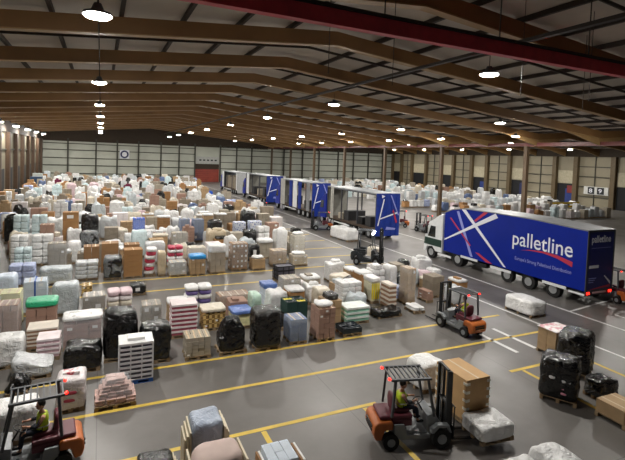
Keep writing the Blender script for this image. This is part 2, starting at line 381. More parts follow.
NEAR = [
(0.56,1.56,14.25,0.80,1.33,'G','white,charcoal,3,8','tall column of white grid crates with dark contents on a blue pallet'),
(0.18,1.19,16.00,0.80,1.65,'B','black','tall black wrapped load standing left of the lower black load behind the white crate column'),
(1.30,2.21,15.41,0.80,1.23,'B','black','black wrapped load right behind the tall column of white grid crates'),
(2.67,3.55,15.24,0.80,0.76,'C','greytan,4,5,0','low stack of grey tan cartons in five layers on the front yellow line'),
(3.81,4.82,15.22,0.80,1.28,'K','black','black plastic heap tapering to a point at the front yellow line'),
(5.09,6.07,15.11,0.80,1.44,'B','black','broad black wrapped load between the pointed black heap and the blue wrapped load'),
(6.47,7.17,15.23,0.80,0.95,'V','navyblue,2,3','load of blue cartons under clear film on the front yellow line'),
(7.55,8.31,15.13,0.80,1.47,'C','brownpink,3,6,lump','tall brown carton stack topped with a lumpy white bundle beside the blue cartons'),
(8.73,9.57,15.20,0.75,0.33,'F','darktray','low pallet of open dark trays next to the brown carton stack'),
(11.17,12.44,16.47,0.75,0.32,'B','black','low spread of black bags in front of the brown carton stacks'),
(13.11,13.74,16.46,0.80,0.20,'S','white,2,2','low pallet of white bags right of the low black bags'),
(2.48,3.46,17.27,0.80,1.29,'P','pinkwhite,3,7','stack of red and white striped cartons behind the low grey tan stack'),
(3.72,4.63,17.60,0.80,0.86,'C','gold,4,4,sheet','gold patterned carton stack right of the red and white striped stack'),
(4.87,5.70,17.40,0.80,0.72,'D','yellowwhite,3,4,blue','pale yellow carton stack with a blue top sheet behind the two black heaps'),
(1.49,2.23,18.00,0.80,1.14,'V','greybrown,2,3','grey brown wrapped cartons with white labels behind the black load by the crate column'),
(3.46,4.65,20.00,0.80,1.11,'S','whitepurple,2,5','white sack pallet with purple bands behind the striped and gold stacks'),
(4.78,6.23,19.40,0.80,0.77,'V','brown,4,3','wide brown wrapped carton load behind the gold patterned stack'),
(6.86,7.48,19.40,0.75,1.11,'D','whiteblue,2,4,blue','narrow white carton column with a blue cap'),
(7.73,8.61,19.20,0.80,1.36,'V','greytan,3,5','tall grey tan wrapped load behind the open crate of yellow goods'),
(7.10,8.06,17.20,0.80,0.93,'F','greencrate,yellow','dark green open crates holding yellow goods behind the blue wrapped cartons'),
(8.99,10.07,23.40,0.75,0.86,'G','black,charcoal,3,3','black open frame crates standing at the edge of the second aisle'),
(9.01,9.79,19.20,0.80,0.86,'W','white,lump','white wrapped boxes with a lumpy top right of the tall grey tan load'),
(10.26,11.34,18.20,0.80,1.21,'L','white,3,5','big stack of white packs behind the mint green layered pallet'),
(9.46,10.59,16.30,0.80,0.73,'P','mintwhite,3,3','low layered pallet of white and mint green packs'),
(12.00,12.49,18.40,0.80,1.25,'D','whiteyellow,2,4,white','white load with a yellow striped front between the white packs and brown layers'),
(12.35,12.71,17.30,0.80,1.20,'P','brownwhite,2,5','narrow brown carton stack with white layer edges'),
(13.48,13.97,17.50,0.75,1.83,'V','tan,2,5','tall tan wrapped load with a white top beside the layered brown stack'),
(14.76,15.16,17.60,0.75,0.57,'C','brownpink,2,3,0','short brown carton pair next to the parked forklift mast'),
(17.17,18.11,21.30,0.80,1.22,'W','white,lump','white wrapped heap farthest right in the first block, near the lorry cab'),
(16.08,16.92,19.20,0.75,0.67,'C','tan,2,3,sheet','low tan carton load in front of the white heap near the lorry cab'),
(11.76,12.70,22.30,0.80,1.10,'W','white,lump','white bag heap standing alone at the back edge of the first block'),
(11.11,12.06,20.40,0.80,0.91,'W','cream','cream wrapped load between the white bag heap and the big white packs'),
(14.07,14.50,19.80,0.80,1.35,'W','white','white wrapped load behind the narrow brown layered stack'),
(16.86,17.17,22.20,0.80,0.97,'B','black','small black bundle behind the tall tan wrapped load'),
(6.25,6.35,18.20,0.80,1.04,'W','mint','slim pale green wrapped load left of the blue capped column'),
(8.74,9.37,17.60,0.75,1.20,'W','cream','cream wrapped load directly behind the brown stack with the lumpy bundle'),
(-1.11,0.12,17.42,0.80,1.15,'V','pinkbrown,3,4,sheet','pink brown wrapped cartons under a white top sheet beside the tall black load'),
(-0.94,0.09,15.55,0.80,0.82,'B','black','squat black wrapped load in the front row, left of the tall black one'),
(-1.82,-1.13,16.83,0.75,0.74,'P','pinkpale,3,4','pink and white printed carton stack left of the squat black load'),
(-2.22,-1.28,17.75,0.80,0.79,'P','brownwhite,3,5','brown carton stack with pale layer edges behind the pink printed cartons'),
(-2.47,-1.44,19.50,0.80,1.20,'D','brownpink,3,4,green','brown carton load under a bright green top sheet'),
(-3.31,-2.58,18.80,0.80,1.39,'V','brownpink,3,5','brown wrapped carton stack cut by the left picture edge'),
(-2.97,-2.17,16.60,0.80,0.95,'W','white','white wrapped bulky load below the brown stack at the left picture edge'),
(-2.32,-1.28,15.59,0.80,0.64,'W','whitegrey,tilt','white wrapped load with a sloping top left of the squat black load'),
(-0.98,-0.29,13.24,0.75,0.92,'W','whitered','white wrapped load with red print standing on the front yellow line'),
(-0.08,0.99,13.03,0.80,0.75,'Q','pinkbrick,4,4','tapering pile of pinkish bricks under clear film, nearest the aisle'),
(-3.57,-2.71,20.30,0.80,1.40,'V','yellowwhite,3,4','pale yellow wrapped load behind the brown stack at the left picture edge'),
(-0.63,0.28,20.90,0.80,0.83,'V','greybrown,3,3,0','grey brown carton load with a white label facing the aisle behind the pink brown cartons'),
(0.28,1.30,20.00,0.80,1.21,'S','pinkwhite,2,5','pile of pinkish white sacks behind the tall black load'),
(-1.74,-0.78,21.20,0.80,1.33,'W','clear','grey translucent wrapped load right behind the green topped one'),
(-2.88,-1.98,21.80,0.80,1.40,'V','whiteblue,2,4','pale wrapped load with a blue strap left of the grey translucent one'),
(-3.88,-3.16,22.00,0.80,1.65,'W','bluewhite','blue white wrapped load in the back of the first block at the left picture edge'),
(-0.77,-0.27,23.86,0.70,0.49,'C','gold,2,2,0','small golden brown carton pair at the edge of the second aisle'),
(1.40,2.09,23.21,0.75,0.51,'B','black,label','small black load with a white label standing in the second aisle'),
(-2.32,-1.77,14.63,0.75,0.45,'K','black','low black bag heap in front of the sloping white load'),
(-1.15,-0.03,26.64,0.80,1.01,'L','whitegrey,2,4','grey white pack stack at the left end of the second block front row'),
(0.24,1.13,26.44,0.80,1.25,'B','black,clear','black contents bulging under clear film in front of the brown cartons'),
(0.09,1.04,28.20,0.80,1.67,'C','brown,1,3,0','large plain brown carton load behind the black bulging one'),
(-0.84,0.01,28.60,0.80,1.46,'C','brown,2,2,0','orange brown carton load left of the large plain brown cartons'),
(1.19,2.20,26.45,0.80,1.59,'C','tanbrown,1,5,0','tall stack of five wide brown cartons in the second block front row'),
(1.27,2.16,28.00,0.80,1.59,'C','brown,2,4,0','brown carton load hidden behind the stack of five wide cartons'),
(2.32,2.92,26.50,0.75,1.60,'S','whitered,1,7','leaning white sack stack with red stripes right of the wide brown cartons'),
(3.17,3.42,26.40,0.60,1.39,'W','beige','beige tall bag beside the leaning red striped sacks'),
(3.56,4.53,26.07,0.80,0.84,'V','greywhite,3,2','grey carton load with white round labels in the second block front row'),
(3.71,4.66,27.90,0.80,1.37,'S','whitered,2,6','white sack stack with red stripes above the grey carton load'),
(4.70,5.58,25.96,0.80,1.16,'D','tan,3,3,blue','strapped tan boxes under a bright blue top sheet'),
(5.83,6.78,26.07,0.80,1.67,'D','strapped,3,4,white','strapped load with a large white hood right of the blue topped boxes'),
(7.18,8.22,26.39,0.80,1.67,'V','brown,4,5','brown carton stack with rows of white dots'),
(8.44,9.30,26.17,0.75,0.85,'C','tan,2,2,lump','low tan box with a white lumpy top beside the dotted cartons'),
(8.80,9.45,27.80,0.75,1.23,'B','black,label','black load with a white label behind the low tan box'),
(9.83,10.78,29.00,0.80,1.29,'D','greytan,2,4,white','grey load with a clean white top behind the black labelled one'),
(9.91,10.88,26.64,0.80,1.05,'V','tan,3,4','tan wrapped carton load second from the right end of the second block front row'),
(11.20,12.24,26.39,0.80,0.89,'V','beige,3,3,lump','rounded beige load at the right end of the second block front row'),
(11.00,11.82,29.00,0.80,1.92,'W','white,lump','tall white wrapped load behind the tan wrapped cartons'),
(12.17,13.01,28.60,0.80,1.77,'V','cream,2,5,lump','tall cream wrapped load behind the rounded beige one'),
(4.98,6.00,28.00,0.80,1.22,'V','cream,3,3','cream wrapped cartons behind the blue topped tan boxes'),
(2.59,3.73,29.40,0.80,1.39,'W','whitegrey','grey white wrapped load behind the leaning sacks'),
(-4.07,-2.92,26.30,0.80,1.11,'L','lavender,2,3','pale lavender blue pack load at the left of the second block front row'),
(-2.70,-1.31,26.20,0.80,0.88,'W','clear','low translucent grey load between the lavender packs and the grey white stack'),
(-2.61,-1.69,28.60,0.80,1.72,'V','greybrown,3,5','tall grey brown wrapped block standing in the left of the second block'),
(-4.67,-3.78,30.80,0.80,1.83,'L','white,2,5','left one of two tall white pack stacks in the left of the second block'),
(-3.61,-2.52,30.80,0.80,1.84,'L','white,2,4','right one of two tall white pack stacks in the left of the second block'),
(-5.27,-4.39,35.80,0.80,2.39,'L','cyanwhite,2,5','left one of two tall pale cyan pack stacks on the far left'),
(-4.23,-3.30,35.80,0.80,2.37,'L','cyanwhite,2,4','right one of two tall pale cyan pack stacks on the far left'),
(-2.36,-1.34,35.60,0.80,2.58,'C','tanbrown,1,4,0','very tall brown carton tower right of the pale cyan packs'),
(-3.48,-2.66,33.20,0.80,2.10,'C','brownpink,2,4,0','reddish brown carton load in front of the pale cyan packs'),
(-1.15,-0.09,33.00,0.80,1.59,'B','black,clear','black load under clear film in the left of the second block'),
(-1.22,-0.11,36.50,0.80,2.30,'B','black','black wrapped load behind the other black one, right of the brown tower'),
(-1.74,-1.05,30.80,0.80,1.34,'W','white','white wrapped load right of the tall grey brown block'),
(1.92,2.86,31.60,0.80,1.78,'W','cyanwhite','pale cyan wrapped load behind the stack of wide brown cartons'),
(2.12,2.93,34.00,0.80,2.26,'V','royalblue,2,3','bright royal blue wrapped load behind the pale cyan one'),
(5.63,6.42,36.00,0.80,1.84,'V','navyblue,2,3','left one of two blue wrapped loads in the middle of the second block'),
(6.64,7.51,36.00,0.80,1.81,'V','navyblue,2,3','right one of two blue wrapped loads in the middle of the second block'),
(9.84,10.79,35.40,0.80,1.57,'V','navywhite,2,3','left one of two blue and white printed loads toward the right of the second block'),
(11.11,12.15,35.40,0.80,1.62,'V','navywhite,2,3','right one of two blue and white printed loads toward the right of the second block'),
(3.27,4.22,31.80,0.80,1.42,'C','tan,2,4,sheet','tan carton load with a pale top behind the leaning sacks row'),
(4.46,5.56,31.80,0.80,1.51,'V','greytan,3,4','grey tan wrapped cartons left of the lumpy beige heap in the second block'),
(6.96,8.22,31.80,0.80,1.57,'W','beige,lump','lumpy beige heap in the middle of the second block'),
(7.50,8.47,34.00,0.80,1.99,'B','black','dark wrapped load behind the lumpy beige heap'),
(11.98,12.97,33.60,0.80,1.73,'C','brownpink,2,4,0','reddish carton load near the aisle behind the tall white wrapped load'),
(12.30,13.15,8.45,0.98,1.30,'B','black,patch','big black wrapped load with torn white and pink labels right of the aisle'),
(14.35,15.50,9.50,0.95,1.40,'B','black,shine','tallest black wrapped load behind the one with torn labels'),
(13.65,14.45,8.20,0.62,0.60,'B','black','short black wrapped load right of the one with torn labels'),
(15.10,16.15,10.85,0.80,0.95,'C','tan,2,3,print','tan carton load with a white and pink printed top behind the black loads'),
(12.80,13.70,6.30,1.60,0.50,'C','tan,2,1,0','low long tan carton load on a pallet at the right picture edge'),
(14.30,15.20,6.60,0.90,0.50,'D','tan,1,1,white','white topped box behind the low tan cartons at the right picture edge'),
(8.10,8.85,5.40,0.88,1.20,'W','white','big white wrapped load at the bottom right edge'),
(7.20,7.90,5.45,0.75,1.20,'W','white','smaller white wrapped load at the bottom edge, left of the big white one'),
(1.85,2.50,9.42,0.65,1.25,'W','clearblue','bluish film wrapped load with pale boards at both sides at the bottom edge'),
(3.15,3.80,8.20,0.70,0.85,'V','whiteblue,3,3','blue and white packs at the bottom edge, right of the film wrapped load'),
(0.78,1.46,9.20,0.70,0.62,'B','black,label','low black load with a white label at the bottom edge, left of the pale boards'),
]
BL = 'pallet loads in the first block behind the yellow line'
for r in NEAR:
    x0, x1, y0, d, h, k, o, l = r
    g = BL if y0 < 25 and x0 < 18.5 else 'pallet loads in the second block'
    if y0 < 12.5 and x0 > 6: g = 'pallet loads right of the aisle'
    elif y0 < 10.2: g = 'pallet loads at the bottom edge'
    ob = make_load(x0, x1, y0, d, h, k, o, l, g)
    ob.rotation_euler = (0, 0, .55 if 'torn white and pink' in l else .45 if l.startswith('tallest black') else R0.uniform(-.035, .035))

# ------------------------------------------------------------------ background loads
ORD = ['zeroth', 'first', 'second', 'third', 'fourth', 'fifth', 'sixth', 'seventh', 'eighth', 'ninth', 'tenth', 'eleventh', 'twelfth', 'thirteenth',
       'fourteenth', 'fifteenth', 'sixteenth', 'seventeenth', 'eighteenth', 'nineteenth', 'twentieth', 'twenty-first', 'twenty-second', 'twenty-third', 'twenty-fourth', 'twenty-fifth']
PROTO = {}
def unit_proto(kind, var):
    # unit load meshes, footprint 1 x 1, height 1, sitting on z = 0
    if (kind, var) in PROTO: return PROTO[kind, var]
    rng = random.Random(var*31+7); b = MB(); sm = False
    if kind == 'carton_stack':
        nl = 3+var % 4; nx = 2+var % 2
        for l in range(nl):
            for i in range(nx):
                for j in range(2):
                    a, c = rng.uniform(-.012, .012), rng.uniform(-.012, .012)
                    top = 1/nl*(l+1)-.008
                    b.box(-.49+i*.98/nx+.008+a, -.49+(i+1)*.98/nx-.008+a, -.49+j*.49+.006+c, -.49+(j+1)*.49-.006+c, l/nl, top)
        if var % 3 == 0: b.box(-.3, .05, -.3, .2, 1, 1.12)
    elif kind == 'wrapped_bundle':
        b.blob((0, 0, .5), .5, .5, .5, 7+var % 3*3, 9, .045, var*5+2, 3.2, top=.2); sm = True
    elif kind == 'pack_stack':
        nl = 3+var % 3
        for l in range(nl):
            for i in range(2):
                b.blob((-.25+.5*i, 0, (l+.5)/nl), .248, .49, .5/nl-.003, 14, 4, .01, var+l, 4)
        sm = True
    elif kind == 'plastic_heap':
        b.blob((0, 0, .5), .5, .5, .5, 4.5, 9, .07, var*3+1, 3.2, top=.25, taper=.15); sm = True
    me = b.mesh(kind, sm); me.materials.append(WOOD)
    PROTO[kind, var] = me
    return me
UNITP = pallet_mb(.86, .8).mesh('wooden_pallet'); UNITP.materials.append(WOOD)
PAL = [('white', 'white', 'wrapped_bundle', 15), ('white', 'white', 'pack_stack', 12), ('cyanwhite', 'pale cyan', 'pack_stack', 4), ('whitegrey', 'light grey', 'wrapped_bundle', 11),
       ('cream', 'cream', 'wrapped_bundle', 8), ('tanbrown', 'brown', 'carton_stack', 9), ('tan', 'tan', 'carton_stack', 11), ('brownpink', 'reddish brown', 'carton_stack', 8),
       ('greytan', 'grey tan', 'carton_stack', 12), ('greybrown', 'grey brown', 'carton_stack', 9), ('black', 'black', 'plastic_heap', 6), ('pinkpale', 'pale pink', 'wrapped_bundle', 3), ('navyblue', 'dull blue', 'wrapped_bundle', 3),
       ('lavender', 'pale lavender', 'pack_stack', 2), ('whitered', 'pinkish white', 'carton_stack', 6), ('black', 'black', 'wrapped_bundle', 4), ('clear', 'translucent grey', 'wrapped_bundle', 7), ('royalblue', 'bright blue', 'wrapped_bundle', 1), ('maroon', 'maroon', 'carton_stack', 1)]
PW = [p[3] for p in PAL]
PWR = [p[3]*(3 if p[0] in ('white', 'cyanwhite', 'whitegrey', 'cream') else .6) for p in PAL]
KN = {'wrapped_bundle': 'wrapped load', 'pack_stack': 'pack stack', 'carton_stack': 'carton stack', 'plastic_heap': 'plastic heap'}
def fmat(kind, c): return carton_mat(c) if kind == 'carton_stack' else film_mat(c)
def far_load(x, y, w, h, rng, where, group, wts=None):
    c, word, kind, _ = rng.choices(PAL, wts or PW)[0]
    root = thing('pallet_load', (x, y, 0), word+' '+KN[kind]+', '+where, 'pallet load', group)
    p = bpy.data.objects.new('wooden_pallet', UNITP); COL.objects.link(p); p.parent = root; p.scale = (w/.86, 1, 1)
    o = bpy.data.objects.new(kind, unit_proto(kind, rng.randrange(8))); COL.objects.link(o); o.parent = root
    o.location = (0, 0, PH); o.scale = (w, .82, h)
    o.material_slots[0].link = 'OBJECT'; o.material_slots[0].material = fmat(kind, c)
    root.rotation_euler = (0, 0, rng.uniform(-.05, .05))
    if rng.random() < .3 and kind in ('carton_stack', 'pack_stack') and h < 1.5:
        k2 = rng.choice(['white', 'cream', 'whitegrey', 'black', 'clear', 'beige'])
        q = bpy.data.objects.new('loose_bag', unit_proto('wrapped_bundle', rng.randrange(8))); COL.objects.link(q); q.parent = root
        q.location = (rng.uniform(-.1, .1), rng.uniform(-.08, .08), PH+h); q.scale = (w*rng.uniform(.5, .8), .6, rng.uniform(.18, .34))
        q.material_slots[0].link = 'OBJECT'; q.material_slots[0].material = film_mat(k2)
    elif rng.random() < .35 and kind == 'carton_stack':
        s = bpy.data.objects.new('top_sheet', SHEET); COL.objects.link(s); s.parent = root; s.location = (0, 0, PH+h); s.scale = (w, .84, 1)
    return root
SHEET = MB().blob((0, 0, -.03), .515, .515, .07, 9, 5, .012, 3, 3).mesh('top_sheet', True); SHEET.materials.append(film_mat('white'))
occ = [(r[0], r[1], r[2], r[2]+r[3]) for r in NEAR]
def free(x, y, w, d):
    return all(x+w/2+.02 < a or x-w/2-.02 > b or y+d/2+.02 < c or y-d/2-.02 > e for a, b, c, e in occ)
def leftx(y):      # where the left picture edge falls at depth y
    return -.211*y + 2.0
occ.append((13.0, 14.5, 12.9, 16.6)); occ.append((15.4, 18.2, 24, 27.5))
rng = random.Random(21)
def row_of(Y, x0, x1, pitch, rowname, group, hr, drop=.1, wr=(.78, 1.0)):
    n = 0; x = x0
    while x < x1:
        w = rng.uniform(*wr)
        px, py, hh = x+w/2, Y+rng.uniform(-.1, .1), rng.uniform(*hr)
        if rng.random() > drop and free(px, py, w, .84):
            n += 1
            occ.append((px-w/2, px+w/2, py-.42, py+.42))
            far_load(px, py, w, hh, rng, '%s from left in %s' % (ORD[n], rowname), group)
        x += w+rng.uniform(.06, pitch)
for k, Y in enumerate((29.9, 31.4, 33.3, 35.0, 36.6)):
    row_of(Y, max(leftx(Y), -10.4), 13.4, .35, '%s back row of the second block' % ORD[k+1], 'pallet loads deep in the second block', (.75, 1.45))
for k, (Y, xa, xb) in enumerate(((16.95, 6, 16.2), (17.75, 8, 16.6), (18.65, 1, 17), (19.55, 8, 17.2), (20.45, 6, 17.4), (21.4, 11, 17.3))):
    row_of(Y, xa, xb, .12, '%s inner row of the first block' % ORD[k+1], 'pallet loads tucked inside the first block', (.6, 1.05), .12, (.55, .85))
for k in range(3):
    Y = 38.9+k*2.35
    row_of(Y, max(leftx(Y), -10.4), 14.9, .3, '%s row of the third block' % ORD[k+1], 'pallet loads in the third block', (.8, 1.8), .08, (.85, 1.3))
def row_right(Y, x0, x1, rowname, palette_h):
    n = 0; x = x0
    while x < x1:
        w = rng.uniform(.85, 1.15)
        if rng.random() > .15:
            n += 1
            far_load(x+w/2, Y+rng.uniform(-.1, .1), w, rng.uniform(*palette_h), rng, '%s from left in %s' % (ORD[n], rowname), 'pallet loads beyond the lorries', PWR)
        x += w+rng.uniform(.08, .8)
for k, (Y, a, b) in enumerate(((41.0, 42.5, 66), (45.5, 41.5, 70), (50.5, 41.5, 72), (56, 41.5, 74))):
    row_right(Y, a, b, '%s row beyond the lorries' % ORD[k+1], (.8, 1.5))
# everything farther off: one uncountable mass
def far_mass():
    mats = []; b = MB(); mi = []
    def put(x, y, w, h):
        c, word, kind, _ = rng.choices(PAL, PWR if x > 30 else PW)[0]
        m = fmat(kind, c)
        if m not in mats: mats.append(m)
        me = unit_proto(kind, rng.randrange(8)); n0 = len(b.f)
        b.add([(x+v.co.x*w, y+v.co.y*.85, .1+v.co.z*h) for v in me.vertices], [tuple(p.vertices) for p in me.polygons])
        b.box(x-w*.48, x+w*.48, y-.4, y+.4, 0, .1)
        if rng.random() < .3:
            b.blob((x, y, .1+h+.1), w*.3, .3, .14, 5, 4, .03, len(b.v), 3)
        mi.extend([mats.index(m)]*(len(b.f)-n0))
    Y = 45.95
    while Y < 108:
        x = -10.6
        x = max(x, leftx(Y))
        while x < (14.9 if Y < 96 else 19):
            w = rng.uniform(.85, 1.3)
            if rng.random() > .12 and not (x < -7.5 and 90 < Y < 98): put(x+w/2, Y, w, rng.uniform(.9, 2.0))
            x += w+(rng.uniform(.06, .3) if Y < 60 else rng.uniform(.08, .8))
        Y += 2.35 if Y < 60 else 2.8
    Y = 62
    while Y < 110:
        x = 41.5
        while x < 74:
            w = rng.uniform(.9, 1.5)
            if rng.random() > .1: put(x+w/2, Y, w, rng.uniform(.7, 1.9))
            x += w+rng.uniform(.1, 1.2)
        Y += 3.8
    o = b.obj('distant_pallet_loads', mats[0])
    for m in mats[1:]: o.data.materials.append(m)
    o.data.polygons.foreach_set('material_index', mi)
    o['kind'] = 'stuff'; tag(o, 'mass of small distant pallet loads filling the far end of the hall', 'pallet loads')
far_mass()

# ------------------------------------------------------------------ forklifts
def make_forklift(label, seat_m=BLK, body=GREYP, rear=ORANGE):
    t = thing('forklift', (0, 0, 0), label, 'forklift')
    b = MB()
    b.prism([(-.75, .32), (-.75, .62), (-.3, .62), (-.3, .52), (.35, .46), (.35, .95), (.6, 1.0), (.85, .62), (.85, .3), (.35, .22), (-.4, .22)], -.42, .42)
    for s in (-1, 1):
        b.prism([(.42, .62), (.62, .76), (.98, .74), (1.08, .5), (1.02, .5), (.93, .66), (.66, .67), (.5, .5), (.42, .5)], s*.55-.09, s*.55+.09)
        b.prism([(-.72, .3), (-.72, .75), (-.4, .75), (-.3, .42), (.42, .42), (.42, .3)], s*.46-.04, s*.46+.04)
    b.obj('chassis', body, t, bevel=.015)
    cw = MB().prism([(-1.32, .36), (-1.36, .5), (-1.34, .74), (-1.24, .84), (-.82, .86), (-.74, .8), (-.74, .58), (-1.0, .58), (-1.1, .28), (-1.27, .28)], -.5, .5)
    cw.obj('counterweight', rear, t, bevel=.06)
    for z in (.5, .62):
        MB().box(-1.385, -1.35, -.3, .3, z, z+.06).obj('vent_slot', BLK, t)
    MB().box(-1.15, -.1, -.4, .4, .865, .98).box(-.75, -.1, -.38, .38, .625, .86).obj('engine_cover', seat_m, t, bevel=.04)
    MB().blob((-.38, 0, 1.03), .27, .25, .068, 4, 6).obj('seat', seat_m, t, smooth=True)
    MB().blob((-.68, 0, 1.26), .07, .24, .26, 3.5, 6).obj('seat_back', seat_m, t, smooth=True)
    g = MB()
    for s in (-1, 1):
        g.bar((.55, s*.46, .95), (.32, s*.44, 2.1), .07); g.bar((-.8, s*.46, .98), (-.72, s*.44, 2.1), .07)
        g.bar((-.86, s*.44, 2.12), (.42, s*.44, 2.12), .08, .06)
    for i in range(9):
        x = -.82+i*.15; g.bar((x, -.44, 2.12), (x, .44, 2.12), .035, .05)
    g.obj('overhead_guard', mat('guard_grey', '4c4f53', .45), t)
    MB().cyl((.36, 0, .9), (.18, 0, 1.2), .025).obj('steering_column', BLK, t)
    sw = MB(); n = 16
    for i in range(n):
        a, c = 2*PI*i/n, 2*PI*(i+1)/n
        ax = Vector((-.5, 0, .86)); u = Vector((.86, 0, .5)); v = Vector((0, 1, 0)); ctr = Vector((.17, 0, 1.22))
        sw.cyl(ctr+.17*(math.cos(a)*u+math.sin(a)*v), ctr+.17*(math.cos(c)*u+math.sin(c)*v), .014, 6)
    sw.bar(ctr-.17*v, ctr+.17*v, .02); sw.obj('steering_wheel', BLK, t)
    m = MB()
    for s in (-1, 1):
        m.box(1.0, 1.14, s*.33-.045, s*.33+.045, .06, 2.28); m.box(1.15, 1.21, s*.25-.035, s*.25+.035, .08, 2.2)
    for z in (.2, 1.2, 2.24): m.box(1.02, 1.1, -.3, .3, z, z+.07)
    mo = m.obj('mast', BLK, t)
    for s in (-1, 1): MB().cyl((1.07, s*.2, .15), (1.07, s*.2, 2.2), .03, 8).obj('lift_cylinder', CHROME, mo)
    c = MB()
    for z in (.16, .46): c.box(1.22, 1.27, -.45, .45, z, z+.09)
    for i in range(6): c.box(1.23, 1.26, -.42+i*.16, -.39+i*.16, .25, 1.15)
    c.box(1.23, 1.26, -.44, .44, 1.15, 1.19); c.obj('load_backrest', BLK, t)
    for s in (-1, 1):
        MB().prism([(1.275, .55), (1.315, .55), (1.315, .1), (2.25, .075), (2.25, .055), (1.275, .055)], s*.26-.05, s*.26+.05).obj('fork', BLK, t)
    for x, r, y in ((.78, .3, .52), (-.82, .25, .47)):
        for s in (-1, 1):
            w = MB().cyl((x, s*y-.1, r), (x, s*y+.1, r), r, 20).obj('wheel', RUB, t)
            MB().cyl((x, s*(y+.1), r), (x, s*(y+.115), r), r*.5, 14).obj('wheel_hub', body, w)
    for s in (-1, 1):
        MB().blob((-.9, s*.38, 2.13), .04, .055, .035, 3, 5).obj('tail_light', REDLAMP, t, smooth=True)
    return t
fl = make_forklift('orange and grey forklift carrying a tall carton toward the right, lower centre', MAROON)
fl.location = (7.2, 8.98, 0); fl.rotation_euler = (0, 0, -.28); FS = .8; fl.scale = (FS,)*3
def add_fork(loc, rz, label): 
    r = dup(fl, loc, rz, label); return r
add_fork((-1.35, 11.15, 0), PI+.1, 'orange and grey forklift facing left, cut by the bottom left corner')
fc = add_fork((13.75, 14.3, 0), PI/2+.05, 'forklift seen from behind with maroon seat and two red lights, beside the lorry lane')
fd = add_fork((16.2, 25.5, 0), -.75, 'dark forklift with a bright headlight in front of the open lorry with the blue tail')
for o in COL.objects:
    if o.parent == fd and o.name.split('.')[0] in ('chassis', 'counterweight', 'engine_cover', 'seat', 'seat_back'):
        o.material_slots[0].link = 'OBJECT'; o.material_slots[0].material = mat('dark_paint', '23282c', .4)
    elif o.parent == fd and o.name.split('.')[0] == 'tail_light': o.material_slots[0].link = 'OBJECT'; o.material_slots[0].material = BLK
fd.scale = (.8, .8, 1.1)
for s in (-1, 1): MB().blob((.45, s*.4, 1.98), .05, .1, .09, 2.5, 6).obj('head_light', HEADLAMP, fd, smooth=True)
add_fork((19.7, 39.6, 0), -.3+PI, 'small orange forklift at the open side of the lorry with the torn open curtain')
add_fork((29.4, 36.0, 0), PI/2+.1, 'far forklift with red lights, left of the big lorry cab')
add_fork((28.9, 39.6, 0), PI*.8, 'far forklift left of the one with red lights')
add_fork((24.9, 14.9, 0), PI/2-.1, 'orange forklift behind the tail of the big lorry at the right edge')
add_fork((16.9, 49.6, 0), PI/2, 'far forklift with red lights in the lane left of the distant lorries')

# ------------------------------------------------------------------ people
SKIN = mat('skin', 'b98a70', .6, var=.05); HIVIS = mat('hi_vis_yellow', 'c4dd2e', .6, var=.1); TROU = mat('navy_trousers', '1d2230', .8)
HAIR = mat('dark_hair', '1c1714', .7); SLEEVE = mat('dark_sleeve', '23262e', .8); BAND = mat('reflective_band', 'd5d9da', .3)
def skin_obj(name, m, chains, parent=None, root=0, lv=1):
    # chains: lists of (xyz, radius); equal points are merged into one skeleton
    idx = {}; vs = []; rs = []; es = []
    for ch in chains:
        prev = None
        for p, r in ch:
            k = tuple(round(x, 4) for x in p)
            if k not in idx: idx[k] = len(vs); vs.append(p); rs.append(r)
            if prev is not None and prev != idx[k]: es.append((prev, idx[k]))
            prev = idx[k]
    me = bpy.data.meshes.new(name); me.from_pydata(vs, es, []); me.materials.append(m)
    o = bpy.data.objects.new(name, me); COL.objects.link(o)
    if parent: o.parent = parent
    md = o.modifiers.new('skin', 'SKIN'); md.use_smooth_shade = True; md.use_x_symmetry = False
    for i, sv in enumerate(me.skin_vertices[0].data):
        r = rs[i]; sv.radius = r if isinstance(r, tuple) else (r, r); sv.use_root = (i == root)
    sub = o.modifiers.new('subdivision', 'SUBSURF'); sub.levels = lv; sub.render_levels = lv
    return o
